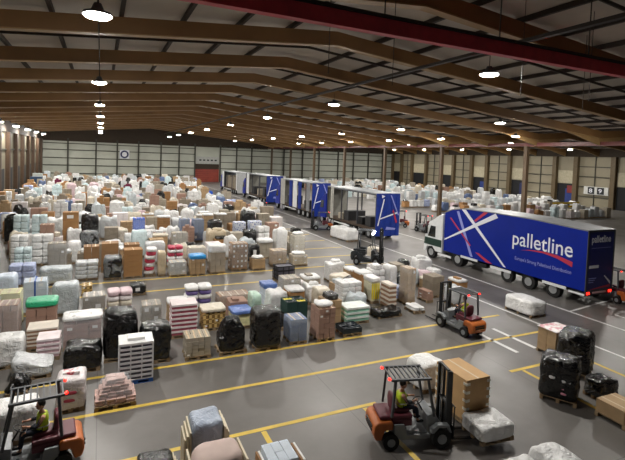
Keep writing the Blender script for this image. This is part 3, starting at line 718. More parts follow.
def make_driver(label, loc, rz):
    # seated, facing +X, both hands on the wheel; origin at seat height
    sh = 1.0
    P = lambda x, y, z: (x*sh, y*sh, z*sh)
    pel = (P(0, 0, .08), (.13, .15))
    body = [[pel, (P(-.01, 0, .25), (.12, .14)), (P(0, 0, .42), (.125, .17)), (P(.01, 0, .52), (.09, .12)), (P(.02, 0, .58), .055), (P(.03, 0, .64), .055)]]
    for s in (-1, 1):
        body.append([(P(0, 0, .42), (.125, .17)), (P(0, s*.19, .47), .062), (P(.12, s*.25, .27), .045), (P(.33, s*.17, .3), .034), (P(.4, s*.155, .31), .034)])
        hand = P(.4, s*.155, .31)
        for k in range(4):
            z = .335-.016*k
            body.append([(hand, .034), (P(.455, s*.15, z), .0105), (P(.475-.004*k, s*.125, z), .009), (P(.462-.003*k, s*.105, z-.004), .0075)])
        body.append([(hand, .034), (P(.415, s*.118, .335), .011), (P(.44, s*.1, .345), .009)])
        body.append([pel, (P(.08, s*.1, .07), .095), (P(.42, s*.13, .1), .068), (P(.47, s*.13, -.02), .058), (P(.5, s*.13, -.33), .04), (P(.58, s*.13, -.37), .04), (P(.66, s*.13, -.37), .03)])
    o = skin_obj('person', SKIN, body, None, 0)
    o.location = loc; o.rotation_euler = (0, 0, rz); tag(o, label, 'person', 'forklift drivers')
    # head with face: built in one mesh that continues the neck
    h = MB().blob((.045, 0, .75), .1, .078, .125, 2.3, 10)
    h.blob((.145, 0, .735), .022, .016, .028, 2, 4)                     # nose
    for s in (-1, 1): h.blob((.03, s*.08, .74), .025, .012, .034, 2, 4)  # ears
    h.blob((.13, 0, .672), .02, .03, .009, 2, 4)                        # mouth
    h.obj('head', SKIN, o, smooth=True)
    for s in (-1, 1): MB().blob((.132, s*.032, .765), .012, .014, .009, 2, 4).obj('eye', mat('eye_dark', '15120f', .3, var=0), o, smooth=True)
    MB().blob((.02, 0, .8), .105, .086, .1, 2.3, 9, .006, 3, 6).obj('hair', HAIR, o, smooth=True)
    v = MB().blob((-.005, 0, .3), .158, .2, .245, 4, 10, .008, 5, 4, taper=.12)
    vo = v.obj('hi_vis_vest', HIVIS, o, smooth=True)
    MB().blob((-.005, 0, .22), .165, .207, .022, 4, 8).obj('reflective_band', BAND, vo, smooth=True)
    tr = []
    for s in (-1, 1):
        tr.append([((0, 0, .08), (.14, .16)), ((.08, s*.1, .07), .105), ((.42, s*.13, .1), .08), ((.47, s*.13, -.02), .07), ((.5, s*.13, -.29), .055)])
    skin_obj('trousers', TROU, tr, o)
    for s in (-1, 1):
        MB().blob((.58, s*.13, -.375), .12, .05, .045, 2.6, 6).obj('boot', BLK, o, smooth=True)
        skin_obj('sleeve', SLEEVE, [[((0, s*.17, .47), .07), ((.12, s*.25, .27), .056), ((.3, s*.18, .295), .045)]], o)
    return o
def seat_driver(f, label):
    M = Matrix.Rotation(f.rotation_euler.z, 4, 'Z'); p = Vector(f.location) + M @ Vector((-.34, 0, 1.0))*FS
    d = make_driver(label, p, f.rotation_euler.z); d.scale = (FS,)*3; return d
forks = [o for o in COL.objects if o.name.split('.')[0] == 'forklift']
seat_driver(forks[0], 'driver in a yellow vest on the forklift carrying the tall carton')
seat_driver(forks[1], 'driver in a yellow vest on the forklift in the bottom left corner')
seat_driver(forks[2], 'driver in a yellow vest on the forklift with the maroon seat')

# ------------------------------------------------------------------ carried and loose loads made to measure
def rot_load(loc, rz, w, d, h, kind, opt, label, group):
    o = make_load(-w/2, w/2, -d/2, d, h, kind, opt, label, group); o.location = loc; o.rotation_euler = (0, 0, rz); return o
def big_carton(loc, rz, label):
    r = thing('pallet_load', loc, label, 'pallet load', 'loads on or beside moving forklifts', rz)
    add_pallet(r, 1.2, .8)
    b = MB().box(-.6, .6, -.4, .4, PH, 1.22).obj('carton', mat('light_carton', 'c29c6c', .75, var=.08), r, bevel=.008)
    MB().box(-.6, .6, -.03, .03, 1.2205, 1.223).obj('tape', TAPE, b)
    tm = mat('corner_strip', 'e8e2d4', .5)
    for x, y in ((-.61, -.41), (.61, -.41), (-.61, .41), (.61, .41)):
        for z in (.2, .42, .64, .86, 1.08):
            sx, sy = (1 if x > 0 else -1), (1 if y > 0 else -1)
            MB().box(x-.006, x+.006, y-.12*(sy > 0)+.0, y+.12*(sy < 0), z, z+.07).box(x-.12*(sx > 0), x+.12*(sx < 0), y-.006, y+.006, z, z+.07).obj('tape_tab', tm, b)
    return r
big_carton((9.13, 9.27, .13), PI/2-.02, 'tall brown carton with white taped corners carried on the lower centre forklift')
GM = 'loads on or beside moving forklifts'
rot_load((9.02, 8.2, .13), -.1, 1.0, .78, .44, 'W', 'white', 'low white wrapped load in front of the tall taped carton', GM)
rot_load((9.3, 11.0, 0), .05, .9, .8, .85, 'W', 'white', 'white wrapped load standing behind the lower centre forklift', GM)
rot_load((-1.75, 12.6, 0), .1, .9, .75, .85, 'W', 'white', 'pale wrapped load behind the forklift in the bottom left corner', GM)
rot_load((18.45, 14.95, 0), .0, 1.0, 1.5, .75, 'W', 'white', 'long white wrapped load on the floor beside the wheels of the big lorry', GM)
rot_load((19.35, 34.4, 0), .1, 1.2, 2.6, 1.05, 'W', 'white', 'long white wrapped load beside the open lorry with the blue tail', GM)
rot_load((17.6, 26.7, 0), .1, .8, .9, .9, 'W', 'cream', 'cream wrapped load next to the dark forklift with the headlight', GM)

# pink domed load at the bottom edge
pk = thing('pallet_load', (2.2, 8.75, 0), 'load with a domed pinkish paper cover at the bottom edge', 'pallet load', 'pallet loads at the bottom edge')
add_pallet(pk, 1.0, .8)
MB().box(-.47, .47, -.37, .37, PH, .75).obj('carton', carton_mat('tan'), pk)
MB().blob((0, 0, .88), .5, .4, .24, 3.2, 10, .03, 4, 2.5).obj('paper_cover', mat('pink_paper', 'c9b4ac', .8, var=.06), pk, smooth=True)
for s in (-1, 1):
    MB().box(s*.53-.02, s*.53+.02, -.38, .38, .03, .98).obj('side_board', mat('pale_board', 'd8cdb4', .7), pk)

# ------------------------------------------------------------------ lorries
BLUE = mat('lorry_blue', '03228c', .35, spec=.25, var=.06, scale=1.2); BLUED = mat('curtain_blue', '0a2f8c', .5, var=.15, bump=.35, bscale=3)
GRAPH = mat('graphic_white', 'e6e8f2', .4, var=0); GRED = mat('graphic_red', 'b8304a', .45, var=0); GLILAC = mat('graphic_lilac', '8f96d8', .45, var=0)
ROOFM = mat('lorry_roof', '767a7d', .5, var=.12); FRAME = mat('lorry_frame', '44464d', .45, .3, var=.1)
GREENC = mat('cab_green', '16352c', .35, var=.1); GLASS = mat('cab_glass', '10161a', .08, var=0, spec=.8)
BULK = mat('bulkhead_grey', '7d7c75', .6); PLANK = mat('plank_floor', '4a3c30', .8); DARKLOAD = mat('dark_goods', '2a2a2c', .7)
K = 22.0/21.4
def text(s, m, name, parent, P, size, ux, uz, bold=.0, label=None, depth=.004):
    cu = bpy.data.curves.new(name, 'FONT'); cu.body = s; cu.size = 1; cu.offset = bold; cu.extrude = .0; cu.resolution_u = 3
    o = bpy.data.objects.new(name, cu); COL.objects.link(o); bpy.context.view_layer.update()
    me = bpy.data.meshes.new_from_object(o.evaluated_get(bpy.context.evaluated_depsgraph_get()))
    COL.objects.unlink(o); bpy.data.objects.remove(o)
    xs = [v.co.x for v in me.vertices]; ys = [v.co.y for v in me.vertices]
    x0, x1 = min(xs), max(xs)
    sx = size[0]/(x1-x0); sy = size[1]
    me.transform(Matrix(((sx, 0, 0, -x0*sx), (0, sy, 0, 0), (0, 0, 1, 0), (0, 0, 0, 1))))
    R = Matrix.Identity(4); ux = Vector(ux); uz = Vector(uz); nz = ux.cross(uz)
    for i in range(3): R[i][0] = ux[i]; R[i][1] = uz[i]; R[i][2] = nz[i]; R[i][3] = P[i]
    me.transform(R); me.materials.append(m)
    t = bpy.data.objects.new(name, me); COL.objects.link(t); t.parent = parent
    return t
def wheel(parent, x, y, r, w=.28, side=-1):
    o = MB().cyl((x, y, r), (x+w, y, r), r, 24).obj('wheel', RUB, parent)
    MB().cyl((x-.012, y, r), (x, y, r), r*.55, 16).obj('wheel_hub', ALU, o)
    return o
def lorry_big():
    X = 22.0; W = 2.15
    t = thing('articulated_lorry', (X+W/2, 14.4, 0), 'big blue lorry with a curved roof and white lettering along its side', 'lorry')
    def L(y, z): return (y*K-14.4, 7-(7-z)*K)
    prof = [L(14.04, .98), L(14.04, 3.98), L(17.4, 4.12), L(19.8, 4.12), L(22.36, 4.08), L(23.4, 3.9), L(24.1, 3.62), L(24.1, .98)]
    x0, x1 = -W/2, W/2
    MB().prism(prof, x0+.02, x1-.02, 'x').obj('box_body', BLUE, t)
    top = prof[1:7]
    MB().prism([(y, z+.012) for y, z in top] + [(y, z-.05) for y, z in top[::-1]], x0-.0, x1+.0, 'x').obj('roof', ROOFM, t)
    ye, zb, zt = prof[0][0], prof[0][1], prof[1][1]
    # rear frame
    f = MB()
    for x in (x0, x1-.1): f.box(x, x+.1, ye-.03, ye+.015, zb-.1, zt)
    f.box(x0+.1, x1-.1, ye-.03, ye+.015, zt-.1, zt); f.box(x0+.1, x1-.1, ye-.03, ye+.015, zb-.1, zb+.05)
    f.obj('rear_frame', FRAME, t)
    MB().box(x0+.1, x1-.1, ye-.015, ye-.001, zb+.05, zt-.1).obj('rear_door', mat('rear_blue', '171f6a', .35, var=.05), t)
    MB().box(x0+.05, x1-.05, ye+.02, ye+.5, .55, zb-.11).obj('bumper', FRAME, t)
    for x in (x0+.1, x1-.32): MB().box(x, x+.22, ye-.05, ye-.03, zb-.16, zb-.04).obj('tail_light', REDLAMP, t)
    MB().box(x0+.55, x1-.55, ye-.05, ye-.031, zb-.14, zb-.05).obj('marker_strip', mat('red_white_strip', 'd8b0b0', .4), t)
    # side graphics: the side is the plane x = x0
    xs = x0+.012
    def quad(pts, m, name, dx=0.0):
        q = [L(*p) for p in pts]
        MB().prism(q, xs-dx-.006, xs-dx, 'x').obj(name, m, t)
    quad([(23.0, 3.82), (22.78, 3.86), (21.4, 1.1), (21.62, 1.1)], GLILAC, 'stripe', .002)
    quad([(22.55, 4.0), (22.2, 4.03), (18.8, 1.05), (18.98, 1.05)], GRAPH, 'stripe', .004)
    quad([(19.75, 4.08), (19.55, 3.84), (24.05, 1.72), (24.05, 1.8)], GRAPH, 'stripe', .01)
    quad([(23.6, 3.3), (23.5, 3.35), (21.6, 1.8), (21.7, 1.75)], GRED, 'red_stripe', .008)
    quad([(21.2, 1.45), (20.9, 1.45), (19.8, 1.02), (20.3, 1.02)], GRED, 'red_stripe', .008)
    quad([(20.3, 4.08), (20.6, 4.1), (21.45, 3.42), (21.3, 3.36)], GRED, 'red_stripe', .0)
    sw_t = [(17.9, 2.26), (17.2, 2.40), (16.4, 2.48), (15.6, 2.44), (14.75, 2.28)]
    sw_b = [(14.77, 2.02), (15.6, 2.27), (16.4, 2.38), (17.2, 2.35)]
    quad(sw_t+sw_b, GRED, 'red_swoosh', .001)
    p = L(18.42, 2.5); text('palletline', GRAPH, 'lettering', t, (xs-.012, p[0], p[1]), (3.75, 1.16), (0, -1, 0), (0, 0, 1), .006)
    p = L(18.2, 1.66); text("Europe's Strong Palletised Distribution", GLILAC, 'tagline', t, (xs-.008, p[0], p[1]), (3.5, .28), (0, -1, 0), (0, 0, 1), .005)
    text('palletline', GRAPH, 'rear_lettering', t, (x0+.3, ye-.018, zt-.62), (1.5, .5), (1, 0, 0), (0, 0, 1), .02)
    MB().box(x0+.3, x1-.3, ye-.02, ye-.016, zt-.92, zt-.9).obj('rear_line', GLILAC, t)
    MB().box(x0+.22, x0+.95, ye-.02, ye-.016, zb+1.15, zb+1.3).obj('rear_plate', GRAPH, t)
    for k in range(3): MB().box(x0+.22, x0+.8-.1*k, ye-.02, ye-.016, zb+.62-.1*k, zb+.66-.1*k).obj('rear_line', GLILAC, t)
    MB().prism([(x1-.2, zb+.25), (x1-.75, zb+.72), (x1-.68, zb+.74), (x1-.2, zb+.4)], ye-.02, ye-.016, 'y').obj('rear_stripe', GRAPH, t)
    MB().prism([(x0+.25, zb+.06), (x1-.2, zb+.12), (x1-.2, zb+.24), (x1-.7, zb+.2)], ye-.02, ye-.016, 'y').obj('rear_red_stripe', GRED, t)
    # underside
    MB().box(-.45, .45, .3, 12.1, .68, .76).box(-.5, -.35, .3, 9, .5, .68).box(.35, .5, .3, 9, .5, .68).obj('trailer_chassis', BLK, t)
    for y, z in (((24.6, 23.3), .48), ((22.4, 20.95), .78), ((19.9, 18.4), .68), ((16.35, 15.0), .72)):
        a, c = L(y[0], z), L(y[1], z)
        MB().box(x0-.05, x0+.0, c[0], a[0], z-.07, z+.07).obj('guard_or_light_trail', WHITEP, t)  # white bars standing in for streaks left by moving forklift lights
    MB().box(x0+.0, x0+.03, .05, .9, .58, .68).obj('guard_or_light_trail', WHITEP, t)  # short rear bar, likewise a light streak given solid shape
    MB().box(x0+.1, x0+.8, 6.5, 7.6, .45, .68).obj('side_locker', BLK, t)
    for y in (16.25, 17.8, 19.3):
        for x in (x0+.1, x1-.38): wheel(t, x, y*1.0-14.4, .43)
    # tractor
    ya = 24.25*K-14.4
    def C(y, z): return (y*K-14.4, 7-(7-z)*K)
    cab = [C(24.3, .75), C(24.3, 3.45), C(24.65, 3.35), C(25.3, 2.95), C(25.75, 2.72), C(26.1, 1.75), C(26.2, 1.2), C(26.2, .62), C(25.95, .62), C(25.85, .95), C(25.3, 1.05), C(24.95, .75)]
    tr = MB().prism(cab, x0+.02, x1-.02, 'x').obj('cab', WHITEP, t, bevel=.04)
    MB().prism([C(24.34, 1.12), C(24.34, 1.62), C(26.1, 1.62), C(26.16, 1.12)], x0+.0, x0+.019, 'x').prism([C(26.16, 1.1), C(26.12, 1.6), C(26.15, 1.62), C(26.22, 1.1)], x0+.05, x1-.05, 'x').obj('green_band', GREENC, tr)
    MB().prism([C(25.0, 1.72), C(25.0, 2.5), C(25.5, 2.5), C(25.78, 1.72)], x0-.0, x0+.019, 'x').obj('side_window', GLASS, tr)
    MB().prism([C(25.8, 2.62), C(26.1, 1.8), C(26.13, 1.8), C(25.83, 2.64)], x0+.15, x1-.15, 'x').obj('windscreen', GLASS, tr)
    MB().box(x0-.22, x0-.06, C(25.75, 0)[0], C(25.85, 0)[0], 1.75, 2.35).bar((x0-.14, C(25.8, 0)[0], 2.3), (x0+.05, C(25.7, 0)[0], 2.45), .03).obj('mirror', BLK, tr)
    MB().box(-.45, .45, 8.0, 12.0, .38, .66).obj('tractor_chassis', BLK, t)
    for x in (x0+.04, x1-.34): wheel(t, x, 25.4*K-14.4, .45, .3)
    for x in (x0+.04, x1-.55): wheel(t, x, 22.75*K-14.4, .47, .5)
    return t
lorry_big()
def lorry_open(X, W, Y0, Y1, z0, z1, label, closed, bulk, goods, rear=BLUED, cab=True):
    t = thing('curtain_lorry', (X+W/2, Y0, 0), label, 'lorry', 'open sided lorries waiting in the lane')
    L = Y1-Y0; x0, x1 = -W/2, W/2
    MB().box(x0, x1, 0, L, z1-.1, z1).obj('roof', ROOFM, t)
    MB().box(x0, x1, 0, L, z0-.18, z0).obj('floor_deck', PLANK, t)
    g = MB()
    for y in (.04, L*.34, L*.67, L-.06):
        for x in (x0+.05, x1-.05): g.box(x-.05, x+.05, y-.05, y+.05, z0, z1-.1)
    for x in (x0+.05, x1-.05): g.box(x-.04, x+.04, .1, L-.1, z1-.2, z1-.1)
    g.obj('body_frame', FRAME, t)
    MB().box(x0+.1, x1-.1, L-.12, L-.06, z0, z1-.1).obj('bulkhead', BULK if bulk else FRAME, t)
    r = MB(); n = 14
    for i in range(n):
        a = x0+W*i/n; c = x0+W*(i+1)/n; d = .04*math.sin(i*1.9)
        r.box(a, c, -.08+d*.5, -.02, z0-.62, z1-.02)
    rr = r.obj('rear_curtain', rear, t)
    if rear is BLUED:
        q = lambda pts, m, n: MB().prism(pts, -.112, -.105, 'y').obj(n, m, rr)
        q([(x0+.35*W, z1-.25), (x0+.2*W, z1-.12), (x0+.22*W, z1-.42)], GRAPH, 'stripe')
        q([(x0+.33*W, z1-.5), (x0+.28*W, z1-.5), (x0+.05*W, z0+.3), (x0+.1*W, z0+.3)], GRAPH, 'stripe')
        q([(x0+.9*W, z0+.48*(z1-z0)), (x0+.88*W, z0+.43*(z1-z0)), (x0+.1*W, z0+.26*(z1-z0)), (x0+.1*W, z0+.29*(z1-z0))], GRAPH, 'stripe')
        q([(x0+.72*W, z0+.55*(z1-z0)), (x0+.68*W, z0+.5*(z1-z0)), (x0+.85*W, z0+.15*(z1-z0)), (x0+.9*W, z0+.2*(z1-z0))], GRED, 'red_stripe')
        q([(x0+.45*W, z0+.2), (x0+.4*W, z0-.05), (x0+.8*W, z0-.1), (x0+.85*W, z0+.05)], GLILAC, 'stripe')
        q([(x0+.62*W, z1-.15), (x0+.57*W, z1-.15), (x0+.92*W, z0+1.2), (x0+.97*W, z0+1.2)], GLILAC, 'stripe')
    for a, c, m in closed:      # bunched side curtains on the near side
        s = MB(); n = max(3, int((c-a)/.16))
        for i in range(n):
            y0, y1 = a+(c-a)*i/n, a+(c-a)*(i+1)/n
            s.box(x0-.05-.05*(i % 2), x0-.005, y0, y1, z0-.1, z1-.06)
        s.obj('side_curtain', m, t)
    for y, h, m in goods:
        MB().box(x0+.25, x1-.25, y, y+.9, z0+.001, z0+h).obj('loaded_goods', m, t, bevel=.03)
    MB().box(-.45, .45, .2, L, .5, z0-.19).obj('trailer_chassis', BLK, t)
    for y in (1.2, 2.5, 3.8):
        for x in (x0+.08, x1-.36): wheel(t, x, y, .42)
    MB().box(x0+.03, x0+.07, 4.6, L-1.6, .55, .65).obj('guard_or_light_trail', WHITEP, t)
    if cab:
        cb = MB().prism([(L+.25, .7), (L+.25, 3.3), (L+.8, 3.2), (L+1.5, 2.6), (L+1.8, 1.6), (L+1.85, .6)], x0+.02, x1-.02, 'x').obj('cab', BLUE, t, bevel=.05)
        MB().prism([(L+.8, 1.7), (L+.8, 2.5), (L+1.35, 2.5), (L+1.65, 1.7)], x0, x0+.019, 'x').obj('side_window', GLASS, cb)
        for x in (x0+.04, x1-.34): wheel(t, x, L+1.2, .45, .3)
        for x in (x0+.04, x1-.55): wheel(t, x, L-1.3, .45, .5)
        MB().box(-.4, .4, L-1.8, L+1.2, .45, .7).obj('tractor_chassis', BLK, t)
    return t
lorry_open(21.75, 2.45, 33.2, 42.6, .98, 4.12, 'open lorry with a blue striped tail curtain nearest behind the big blue lorry', [(7.9, 8.5, mat('pale_curtain', 'b6b5ae', .6))], True,
           [(1.2, .9, DARKLOAD), (2.6, .7, BLK), (5.2, .95, DARKLOAD), (6.4, .6, carton_mat('greytan'))])
lorry_open(21.75, 2.3, 46.4, 56.4, .95, 4.15, 'second open lorry down the lane with blue and white bunched side curtains', [(.6, 1.3, mat('grey_curtain', '8b8d90', .6)), (3.0, 3.9, BLUED), (4.3, 5.4, WHITEP), (5.8, 6.6, BLUED), (8.3, 9.6, mat('pale_curtain', 'b6b5ae', .6))], True,
           [(1.8, 1.0, DARKLOAD), (7.2, 1.1, DARKLOAD)])
lorry_open(21.75, 2.5, 62.0, 72.4, .95, 4.15, 'third open lorry down the lane with a blue tail curtain and dark open side', [(8.5, 9.6, WHITEP)], True, [(1.5, 1.3, DARKLOAD), (4.0, 1.0, carton_mat('greytan')), (6.5, 1.2, DARKLOAD)])
lorry_open(21.75, 2.5, 77.5, 88.2, .9, 3.9, 'farthest lorry near the red door with a brown open side and pale tail', [(9.4, 10.6, WHITEP), (.1, .6, WHITEP)], False,
           [(1.0, 2.2, carton_mat('greybrown')), (2.2, 2.1, carton_mat('greybrown')), (3.5, 2.3, carton_mat('greybrown')), (4.9, 2.0, carton_mat('greybrown')), (6.2, 2.2, carton_mat('greybrown')), (7.6, 2.2, carton_mat('greybrown'))], rear=mat('pale_tail', 'b8bab8', .5))

# ------------------------------------------------------------------ floor and markings
def floor_mat():
    m = bpy.data.materials.new('polished_concrete'); m.use_nodes = True; nt = m.node_tree; b = nt.nodes['Principled BSDF']
    tc = nt.nodes.new('ShaderNodeTexCoord')
    n = nt.nodes.new('ShaderNodeTexNoise'); n.inputs['Scale'].default_value = .22; n.inputs['Detail'].default_value = 7; n.inputs['Roughness'].default_value = .62
    nt.links.new(tc.outputs['Object'], n.inputs['Vector'])
    r = nt.nodes.new('ShaderNodeValToRGB'); r.color_ramp.elements[0].position = .35; r.color_ramp.elements[1].position = .68
    r.color_ramp.elements[0].color = (*srgb('5e5b57'), 1); r.color_ramp.elements[1].color = (*srgb('777370'), 1)
    nt.links.new(n.outputs['Fac'], r.inputs['Fac'])
    # slab joints
    br = nt.nodes.new('ShaderNodeTexBrick'); br.offset = 0; br.inputs['Scale'].default_value = 1; br.inputs['Brick Width'].default_value = 6.4; br.inputs['Row Height'].default_value = 6.4
    br.inputs['Mortar Size'].default_value = .012; br.inputs['Color1'].default_value = (1, 1, 1, 1); br.inputs['Color2'].default_value = (.97, .97, .97, 1); br.inputs['Mortar'].default_value = (.55, .55, .55, 1)
    nt.links.new(tc.outputs['Object'], br.inputs['Vector'])
    mx = nt.nodes.new('ShaderNodeMix'); mx.data_type = 'RGBA'; mx.blend_type = 'MULTIPLY'; mx.inputs['Factor'].default_value = 1
    nt.links.new(r.outputs['Color'], mx.inputs['A']); nt.links.new(br.outputs['Color'], mx.inputs['B']); nt.links.new(mx.outputs['Result'], b.inputs['Base Color'])
    n2 = nt.nodes.new('ShaderNodeTexNoise'); n2.inputs['Scale'].default_value = .5; n2.inputs['Detail'].default_value = 5
    nt.links.new(tc.outputs['Object'], n2.inputs['Vector'])
    mr = nt.nodes.new('ShaderNodeMapRange'); mr.inputs['To Min'].default_value = .3; mr.inputs['To Max'].default_value = .55
    nt.links.new(n2.outputs['Fac'], mr.inputs['Value']); nt.links.new(mr.outputs['Result'], b.inputs['Roughness'])
    return m
struct(MB().box(-22, 82, -6, 115, -.2, 0).obj('floor', floor_mat()))
YEL = mat('yellow_floor_paint', 'd2b44c', .55, var=.18, scale=2); WHT = mat('white_floor_paint', 'd8d8d6', .55, var=.12, scale=2)
def line(p, q, w, m, name):
    p = Vector((*p, 0)); q = Vector((*q, 0)); d = (q-p).normalized()*1.0; s = Vector((-d.y, d.x, 0))*w/2
    b = MB(); vs = [p-s, q-s, q+s, p+s]
    b.add([v+Vector((0, 0, .001)) for v in vs]+[v+Vector((0, 0, .005)) for v in vs], [(3,2,1,0), (4,5,6,7), (0,1,5,4), (1,2,6,5), (2,3,7,6), (3,0,4,7)])
    return struct(b.obj(name, m))
LN = [((-6, 10.7), (7.3, 10.7)), ((12.7, 10.72), (14.3, 10.72)), ((-6, 12.95), (17.2, 12.95)), ((-6, 15.08), (16.9, 15.08)), ((-9, 21.72), (1.2, 21.72)), ((-9, 23.75), (9, 23.75)), ((-9, 26.0), (17.4, 25.95)),
      ((1.2, 10.6), (1.2, 7)), ((3.85, 10.6), (3.85, 7)), ((6.85, 10.6), (6.85, 6)), ((13.2, 10.62), (13.2, 7.5)), ((16.2, 10.7), (16.2, 7.5))]
LN += [((11.0, y), (17.4, y)) for y in (28.5, 31.3, 34.3, 37.4, 40.6)]
for p, q in LN: line(p, q, .135, YEL, 'yellow_floor_line')
for p, q, w in (((17.75, 4), (17.75, 104), .12), ((20.75, 4), (20.75, 104), .12), ((20.8, 14.3), (26.2, 15.0), .12), ((26.3, 8), (26.3, 104), .12), ((22.5, 8), (22.5, 13.2), .1),
                ((14.25, 11.75), (14.25, 13.55), .17), ((15.27, 11.8), (15.27, 13.9), .17)):
    line(p, q, w, WHT, 'white_floor_line')

# ------------------------------------------------------------------ building
TANB = mat('rafter_tan', '7c5b35', .6, var=.14, scale=.6); FLANGE = mat('rafter_flange', '96794f', .55, var=.1)
PURL = mat('purlin_dark', '2a2018', .7); SHEET_M = mat('roof_sheet', 'ada396', .7, var=.10, scale=.4); REDB = mat('red_beam', 'cc3e4c', .45, var=.12)
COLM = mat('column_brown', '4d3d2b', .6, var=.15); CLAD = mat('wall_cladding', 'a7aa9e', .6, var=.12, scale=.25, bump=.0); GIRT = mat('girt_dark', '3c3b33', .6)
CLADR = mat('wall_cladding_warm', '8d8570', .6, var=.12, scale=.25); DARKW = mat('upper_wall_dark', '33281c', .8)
XR, ZR, SL, XV, XL = 10.0, 12.35, .09, 40.0, -11.9
def zb(x):   # underside of the rafters
    if x <= XR: return ZR-SL*(XR-x)
    if x <= XV: return ZR-SL*(x-XR)
    if x <= 60: return ZR-SL*(XV-XR)+SL*(x-XV)
    return ZR-SL*(XV-XR)+SL*20-SL*(x-60)
DEP = .62
def rafter(Y, xs, haunch):
    r = MB(); w = .14
    poly = [(x, zb(x)) for x in xs] + [(x, zb(x)+DEP) for x in xs[::-1]]
    r.prism(poly, Y-w, Y+w, 'y')
    o = struct(r.obj('rafter', TANB))
    f = MB()
    f.prism([(x, zb(x)-.001) for x in xs] + [(x, zb(x)-.05) for x in xs[::-1]], Y-.2, Y+.2, 'y')
    for x in haunch:
        s = 1 if x > xs[len(xs)//2] else -1
        f.prism([(x, zb(x)-.051), (x-s*4.5, zb(x-s*4.5)-.051), (x, zb(x)-.65)], Y-.1, Y+.1, 'y')
    f.obj('rafter_flange', FLANGE, o)
    return o
YS = [6.5+6.4*k for k in range(17)]
for Y in YS:
    rafter(Y, (XL, XR, XV), (XV,)); rafter(Y, (XV, 60, 80), (XV, 80))
    if Y > 10:
        b = MB()
        for xa, xb in ((XL, XR), (XR, XV)): b.bar((xa, Y-3.2, zb(xa)+DEP-.05), (xb, Y-3.2, zb(xb)+DEP-.05), .07, .12)
        struct(b.obj('roof_tie', PURL))
x = XL+.8
while x < 79.5:
    if abs(x-XR) > .5 and abs(x-XV) > .4:
        struct(MB().box(x-.07, x+.07, 4, 113.4, zb(x)+DEP+.001, zb(x)+DEP+.2).obj('purlin', PURL))
    x += 2.35 if x < XV else 3.3
cl = MB()
xs = (XL-.5, XR, XV, 60, 80.5)
for a, b_ in zip(xs, xs[1:]):
    za, zc = zb(a)+DEP+.21, zb(b_)+DEP+.21
    cl.add([(a, 2, za), (b_, 2, zc), (b_, 115, zc), (a, 115, za), (a, 2, za+.05), (b_, 2, zc+.05), (b_, 115, zc+.05), (a, 115, za+.05)], [(0,1,2,3), (7,6,5,4), (0,4,5,1), (1,5,6,2), (2,6,7,3), (3,7,4,0)])
struct(cl.obj('ceiling', SHEET_M))
# valley beam and its columns
struct(MB().box(XV-.18, XV+.18, 4, 113.3, 9.0, 9.35).obj('valley_beam', mat('valley_beam_red', '5a2a26', .5)))
for k in range(-1, 7):
    Y = 33.3+12.9*k if k >= 0 else 20.4
    struct(MB().box(XV-.2, XV+.2, Y-.2, Y+.2, 0, 9.0).obj('column', COLM))
# red crane beam with its rod hangers
rb = MB().box(-14, 44, 9.78, 10.02, 10.2, 10.25).box(-14, 44, 9.84, 9.96, 10.25, 10.6).obj('crane_beam', REDB); struct(rb)
struct(MB().box(-14, 44, 9.76, 10.04, 10.601, 10.68).obj('crane_rail', PURL))
for x in range(-10, 43, 4):
    struct(MB().cyl((x+.5, 9.9, 10.681), (x+.5, 9.9, zb(x+.5)+DEP+.2), .02, 6).obj('hanger_rod', PURL))
for x, y in ((5.8, 11.6), (8.4, 12.2), (13, 11.2), (16, 10.8), (18, 12.4)):
    struct(MB().cyl((x, y, 9.4), (x, y, zb(x)+DEP+.2), .012, 6).obj('hanging_cable', PURL))
struct(MB().box(13.3, 13.5, 6, 112, 11.3, 11.42).obj('cable_tray', PURL))
struct(MB().box(-.15, -.11, 6, 112, 11.3, 11.34).obj('conduit', mat('conduit_dark', '1c1814', .9, spec=.1)))
# far wall
FY = 113.8
struct(MB().box(XL, 21.2, FY, FY+.3, 0, 8.7).box(27.1, 80.3, FY, FY+.3, 0, 8.9).box(21.2, 27.1, FY, FY+.3, 4.5, 8.7).obj('wall_back', CLAD))
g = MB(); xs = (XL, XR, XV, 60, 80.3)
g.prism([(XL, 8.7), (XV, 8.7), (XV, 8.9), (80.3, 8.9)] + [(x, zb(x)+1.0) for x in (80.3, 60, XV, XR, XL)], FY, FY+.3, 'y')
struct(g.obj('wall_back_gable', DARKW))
for z in (1.6, 3.4, 5.0, 6.8, 8.2):
    for xa, xb in ((XL, 21.0), (27.3, 80)):
        struct(MB().box(xa, xb, FY-.16, FY-.002, z-.09, z+.09).obj('girt', GIRT))
for x in (-6.6, -1, 3.4, 8, 13, 17.2, 21.0, 27.3, 31.5, 35.5, 44.5, 50, 55, 61, 66, 71, 76):
    struct(MB().box(x-.15, x+.15, FY-.4, FY-.161, 0, 9.4).obj('column', mat('wall_post_olive', '34342b', .6)))
d1 = struct(MB().box(21.2, 27.1, FY+.05, FY+.2, 0, 3.2).obj('door_1', mat('red_door', '7e2a1c', .6, var=.2, scale=.8)))
for k in range(6): MB().box(21.25, 27.05, FY+.02, FY+.049, .25+k*.5, .3+k*.5).obj('door_rib', mat('red_door_rib', '9a4a2c', .6), d1)
struct(MB().box(21.2, 27.1, FY+.05, FY+.2, 3.2, 4.5).obj('door_1_shutter_box', DARKW))
sg = tag(MB().box(21.3, 27.0, FY-.06, FY-.001, 4.55, 6.3).obj('sign', mat('sign_grey', 'a2a4a0', .6)), 'pale grey sign with a row of small dark marks above the red door', 'sign')
for k in range(5): MB().box(22.1+k*.95, 22.65+k*.95, FY-.075, FY-.061, 5.25, 5.6).obj('mark', mat('sign_ink', '25282c', .6), sg)
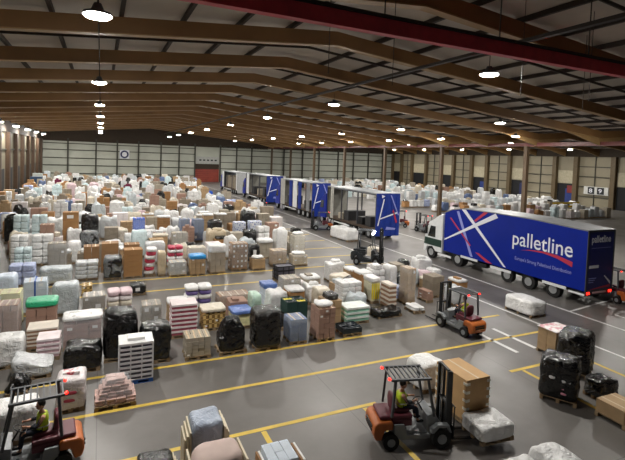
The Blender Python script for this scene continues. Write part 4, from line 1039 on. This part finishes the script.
s2 = tag(MB().box(3.9, 6.0, FY-.24, FY-.17, 5.2, 7.2).obj('sign', mat('sign_white', 'cfd2d8', .5)), 'square white sign with a dark blue ring on the far wall', 'sign')
ring = MB(); n = 28
for i in range(n):
    a, c = 2*PI*i/n, 2*PI*(i+1)/n
    for_ = [(4.95+r*math.cos(t), 6.2+r*math.sin(t)) for r, t in ((.55, a), (.9, a), (.9, c), (.55, c))]
    ring.prism(for_, FY-.26, FY-.241, 'y')
ring.obj('blue_ring', mat('sign_navy', '1d2254', .5), s2)
# left wall: bays of cladding and brown columns, dock doors
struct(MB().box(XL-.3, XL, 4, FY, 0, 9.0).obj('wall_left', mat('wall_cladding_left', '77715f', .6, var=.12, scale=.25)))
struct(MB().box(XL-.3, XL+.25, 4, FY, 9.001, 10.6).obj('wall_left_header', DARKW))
for k in range(9):
    Y = 62+6.4*k
    struct(MB().box(XL+.001, XL+.5, Y-.45, Y+.45, 0, 9.0).obj('column', mat('column_rust', '43301f', .6, var=.15)))
    if k < 8:
        struct(MB().box(XL+.001, XL+.12, Y+1.4, Y+4.6, 0, 4.0).obj('door_%d' % (20+k), mat('dock_dark', '1a1d22', .6)))
        struct(MB().box(XL+.001, XL+.15, Y+.5, Y+5.9, 6.5, 6.7).obj('girt', GIRT))
tag(MB().box(XL+.8, XL+2.6, 92, 93.2, 0, 1.9).obj('cabinet', mat('cabinet_blue', '26405e', .6), bevel=.03), 'dark blue cabinet against the left wall', 'cabinet')
tag(MB().box(XL+.8, XL+2.4, 95, 95.4, 0, 2.4).obj('cabinet', mat('cabinet_pale', 'aeb4b0', .6), bevel=.03), 'pale upright panel against the left wall beside the blue cabinet', 'panel')
# right wall with dock doors
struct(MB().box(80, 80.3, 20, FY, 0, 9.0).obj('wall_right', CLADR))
struct(MB().box(79.7, 80.3, 20, FY, 9.001, 10.9).obj('wall_right_header', DARKW))
DD = [(109.5, 114.7), (98.5, 103.6), (88.0, 91.6), (77.2, 80.9), (66.8, 69.9), (55.8, 59.1), (44.8, 48.0)]
PANELS = mat('shutter_cream', 'b3ab92', .6)
for i, (a, b_) in enumerate(DD):
    b_ = min(b_, 113.0)
    dr = struct(MB().box(79.9, 79.999, a, b_, 0, 3.9).obj('door_%d' % (i+2), mat('dock_opening', '0f1116', .7)))
    MB().box(79.86, 79.899, a, b_, 4.0, 6.4).obj('shutter', PANELS, dr)
    if i in (3, 5): MB().box(79.84, 79.895, a+.3, a+1.6, .05, 3.0).obj('dock_curtain', mat('dock_blue', '1d3478', .6), dr)
    if i == 4: MB().box(79.84, 79.895, a+.2, a+1.0, .05, 3.4).obj('dock_curtain', mat('dock_navy', '1a2450', .6), dr)
    for y in (a-.5, b_+.5):
        struct(MB().box(79.3, 79.99, y-.4, y+.4, 0, 9.0).obj('column', mat('column_tan', '5f5037', .6, var=.1)))
for i in range(len(DD)-1):
    a, b_ = DD[i+1][1]+.8, DD[i][0]-.8
    for z in (1.8, 3.6, 5.4, 7.2): struct(MB().box(79.85, 79.999, a, b_, z-.07, z+.07).obj('girt', GIRT))
    struct(MB().box(79.83, 79.999, (a+b_)/2-.06, (a+b_)/2+.06, 0, 9).obj('girt', GIRT))
sr = tag(MB().box(79.6, 79.7, 49.2, 53.6, 2.3, 3.7).obj('sign', mat('sign_offwhite', 'd0d0cc', .6)), 'white sign with two dark number squares on the right wall', 'sign')
for y, ch in ((52.9, '8'), (51.2, '9')):
    q = MB().box(79.57, 79.599, y-1.25, y-.05, 2.4, 3.6).obj('number_square', mat('sign_ink', '25282c', .6), sr)
    text(ch, GRAPH, 'number', sr, (79.56, y-.3, 2.65), (.6, 1.0), (0, -1, 0), (0, 0, 1), .02)
tag(MB().box(79.76, 79.835, 56.0, 57.0, 2.2, 3.6).obj('notice_board', mat('notice_red', '7c2a2a', .6)), 'dark red board beside the blue dock curtain on the right wall', 'board')
# yellow barrier near the right wall
br = thing('safety_barrier', (66, 47.2, 0), 'yellow and black safety barrier among the loads before the right wall', 'barrier')
for k in range(6): MB().box(-3+k*1.2-.05, -3+k*1.2+.05, -.05, .05, 0, 1.6).obj('post', BLK, br)
for z in (.7, 1.25): MB().box(-3.1, 3.1, -.09, -.051, z, z+.32).obj('rail', mat('barrier_yellow', 'c9a92c', .5), br)

# ------------------------------------------------------------------ lamps
LENS = mat('lamp_lens', 'fbf7f0', .3, var=0, emit=800)
HOUS = mat('lamp_housing', '3a3a3c', .5)
def make_lamp():
    t = thing('high_bay_lamp', (0, 0, 0), '', 'ceiling lamp')
    MB().cyl((0, 0, .03), (0, 0, .1), .36, 20, .34).cyl((0, 0, .1), (0, 0, .34), .2, 16, .09).obj('lamp_housing', HOUS, t)
    b = MB(); n, m = 20, 3
    vs = []; fs = []
    for j in range(m+1):
        a = j/m*PI/2
        for i in range(n): vs.append((.34*math.cos(a)*math.cos(2*PI*i/n), .34*math.cos(a)*math.sin(2*PI*i/n), .029-.085*math.sin(a)))
    for j in range(m):
        for i in range(n): fs.append((j*n+i, (j+1)*n+i, (j+1)*n+(i+1) % n, j*n+(i+1) % n))
    b.add(vs, fs).obj('lamp_lens', LENS, t, smooth=True)
    MB().cyl((0, 0, .34), (0, 0, .75), .015, 6).obj('hanger', PURL, t)
    return t
L0 = make_lamp(); first = True
ROWS = [(-10.4, 9.75, 'left wall row'), (-.13, 10.4, 'row straight above the left block'), (13.4, 10.4, 'row above the lorry lane'), (27.9, 10.2, 'row right of the lorry lane'),
        (35.5, 9.7, 'row just before the valley columns'), (58, 10.4, 'row far right'), (72, 10.0, 'row along the right wall')]
for x, z, nm in ROWS:
    for k in range(8):
        if x > 20 and k == 0 or x > 50 and k < 3: continue
        Y = 13.05+12.75*k
        if x < -5:
            if k > 4: break
            Y = 61.5+10.8*k
        if 30 < x < 40: Y = 10.1+10.4*k
        lab = 'round ceiling lamp, %s from the front, %s' % (ORD[k+1-(1 if 20 < x < 50 else 3 if x > 50 else 0)], nm)
        if first: L0.location = (x, Y, z); L0['label'] = lab; L0['group'] = 'ceiling lamps'; first = False
        else: dup(L0, (x, Y, z), 0, lab, 'ceiling lamps')

# ------------------------------------------------------------------ world, camera
w = bpy.data.worlds.new('dim_hall'); sc.world = w; w.use_nodes = True
w.node_tree.nodes['Background'].inputs['Color'].default_value = (.02, .02, .022, 1); w.node_tree.nodes['Background'].inputs['Strength'].default_value = 1
F, CY, YAW, PIT, ROL = 453.2, 178.2, .4379, .0449, .0369
fw = Vector((math.sin(YAW)*math.cos(PIT), math.cos(YAW)*math.cos(PIT), -math.sin(PIT)))
r = Vector((math.cos(YAW), -math.sin(YAW), 0)); u = r.cross(fw)
r2 = math.cos(ROL)*r+math.sin(ROL)*u; u2 = -math.sin(ROL)*r+math.cos(ROL)*u
M = Matrix(((r2.x, u2.x, -fw.x, 0), (r2.y, u2.y, -fw.y, 0), (r2.z, u2.z, -fw.z, 7.0), (0, 0, 0, 1)))
cam = bpy.data.cameras.new('camera'); co = bpy.data.objects.new('camera', cam); COL.objects.link(co); co.matrix_world = M
cam.sensor_fit = 'HORIZONTAL'; cam.sensor_width = 36; cam.lens = F/625*36; cam.shift_y = -(230-CY)/625; cam.clip_end = 300; cam.clip_start = .1
sc.camera = co
sc.view_settings.view_transform = 'Standard'; sc.view_settings.look = 'None'; sc.view_settings.gamma = 1; sc.view_settings.use_curve_mapping = False
sc.view_settings.exposure = 0
sc.cycles.max_bounces = 6; sc.cycles.transparent_max_bounces = 8; sc.cycles.sample_clamp_indirect = 4
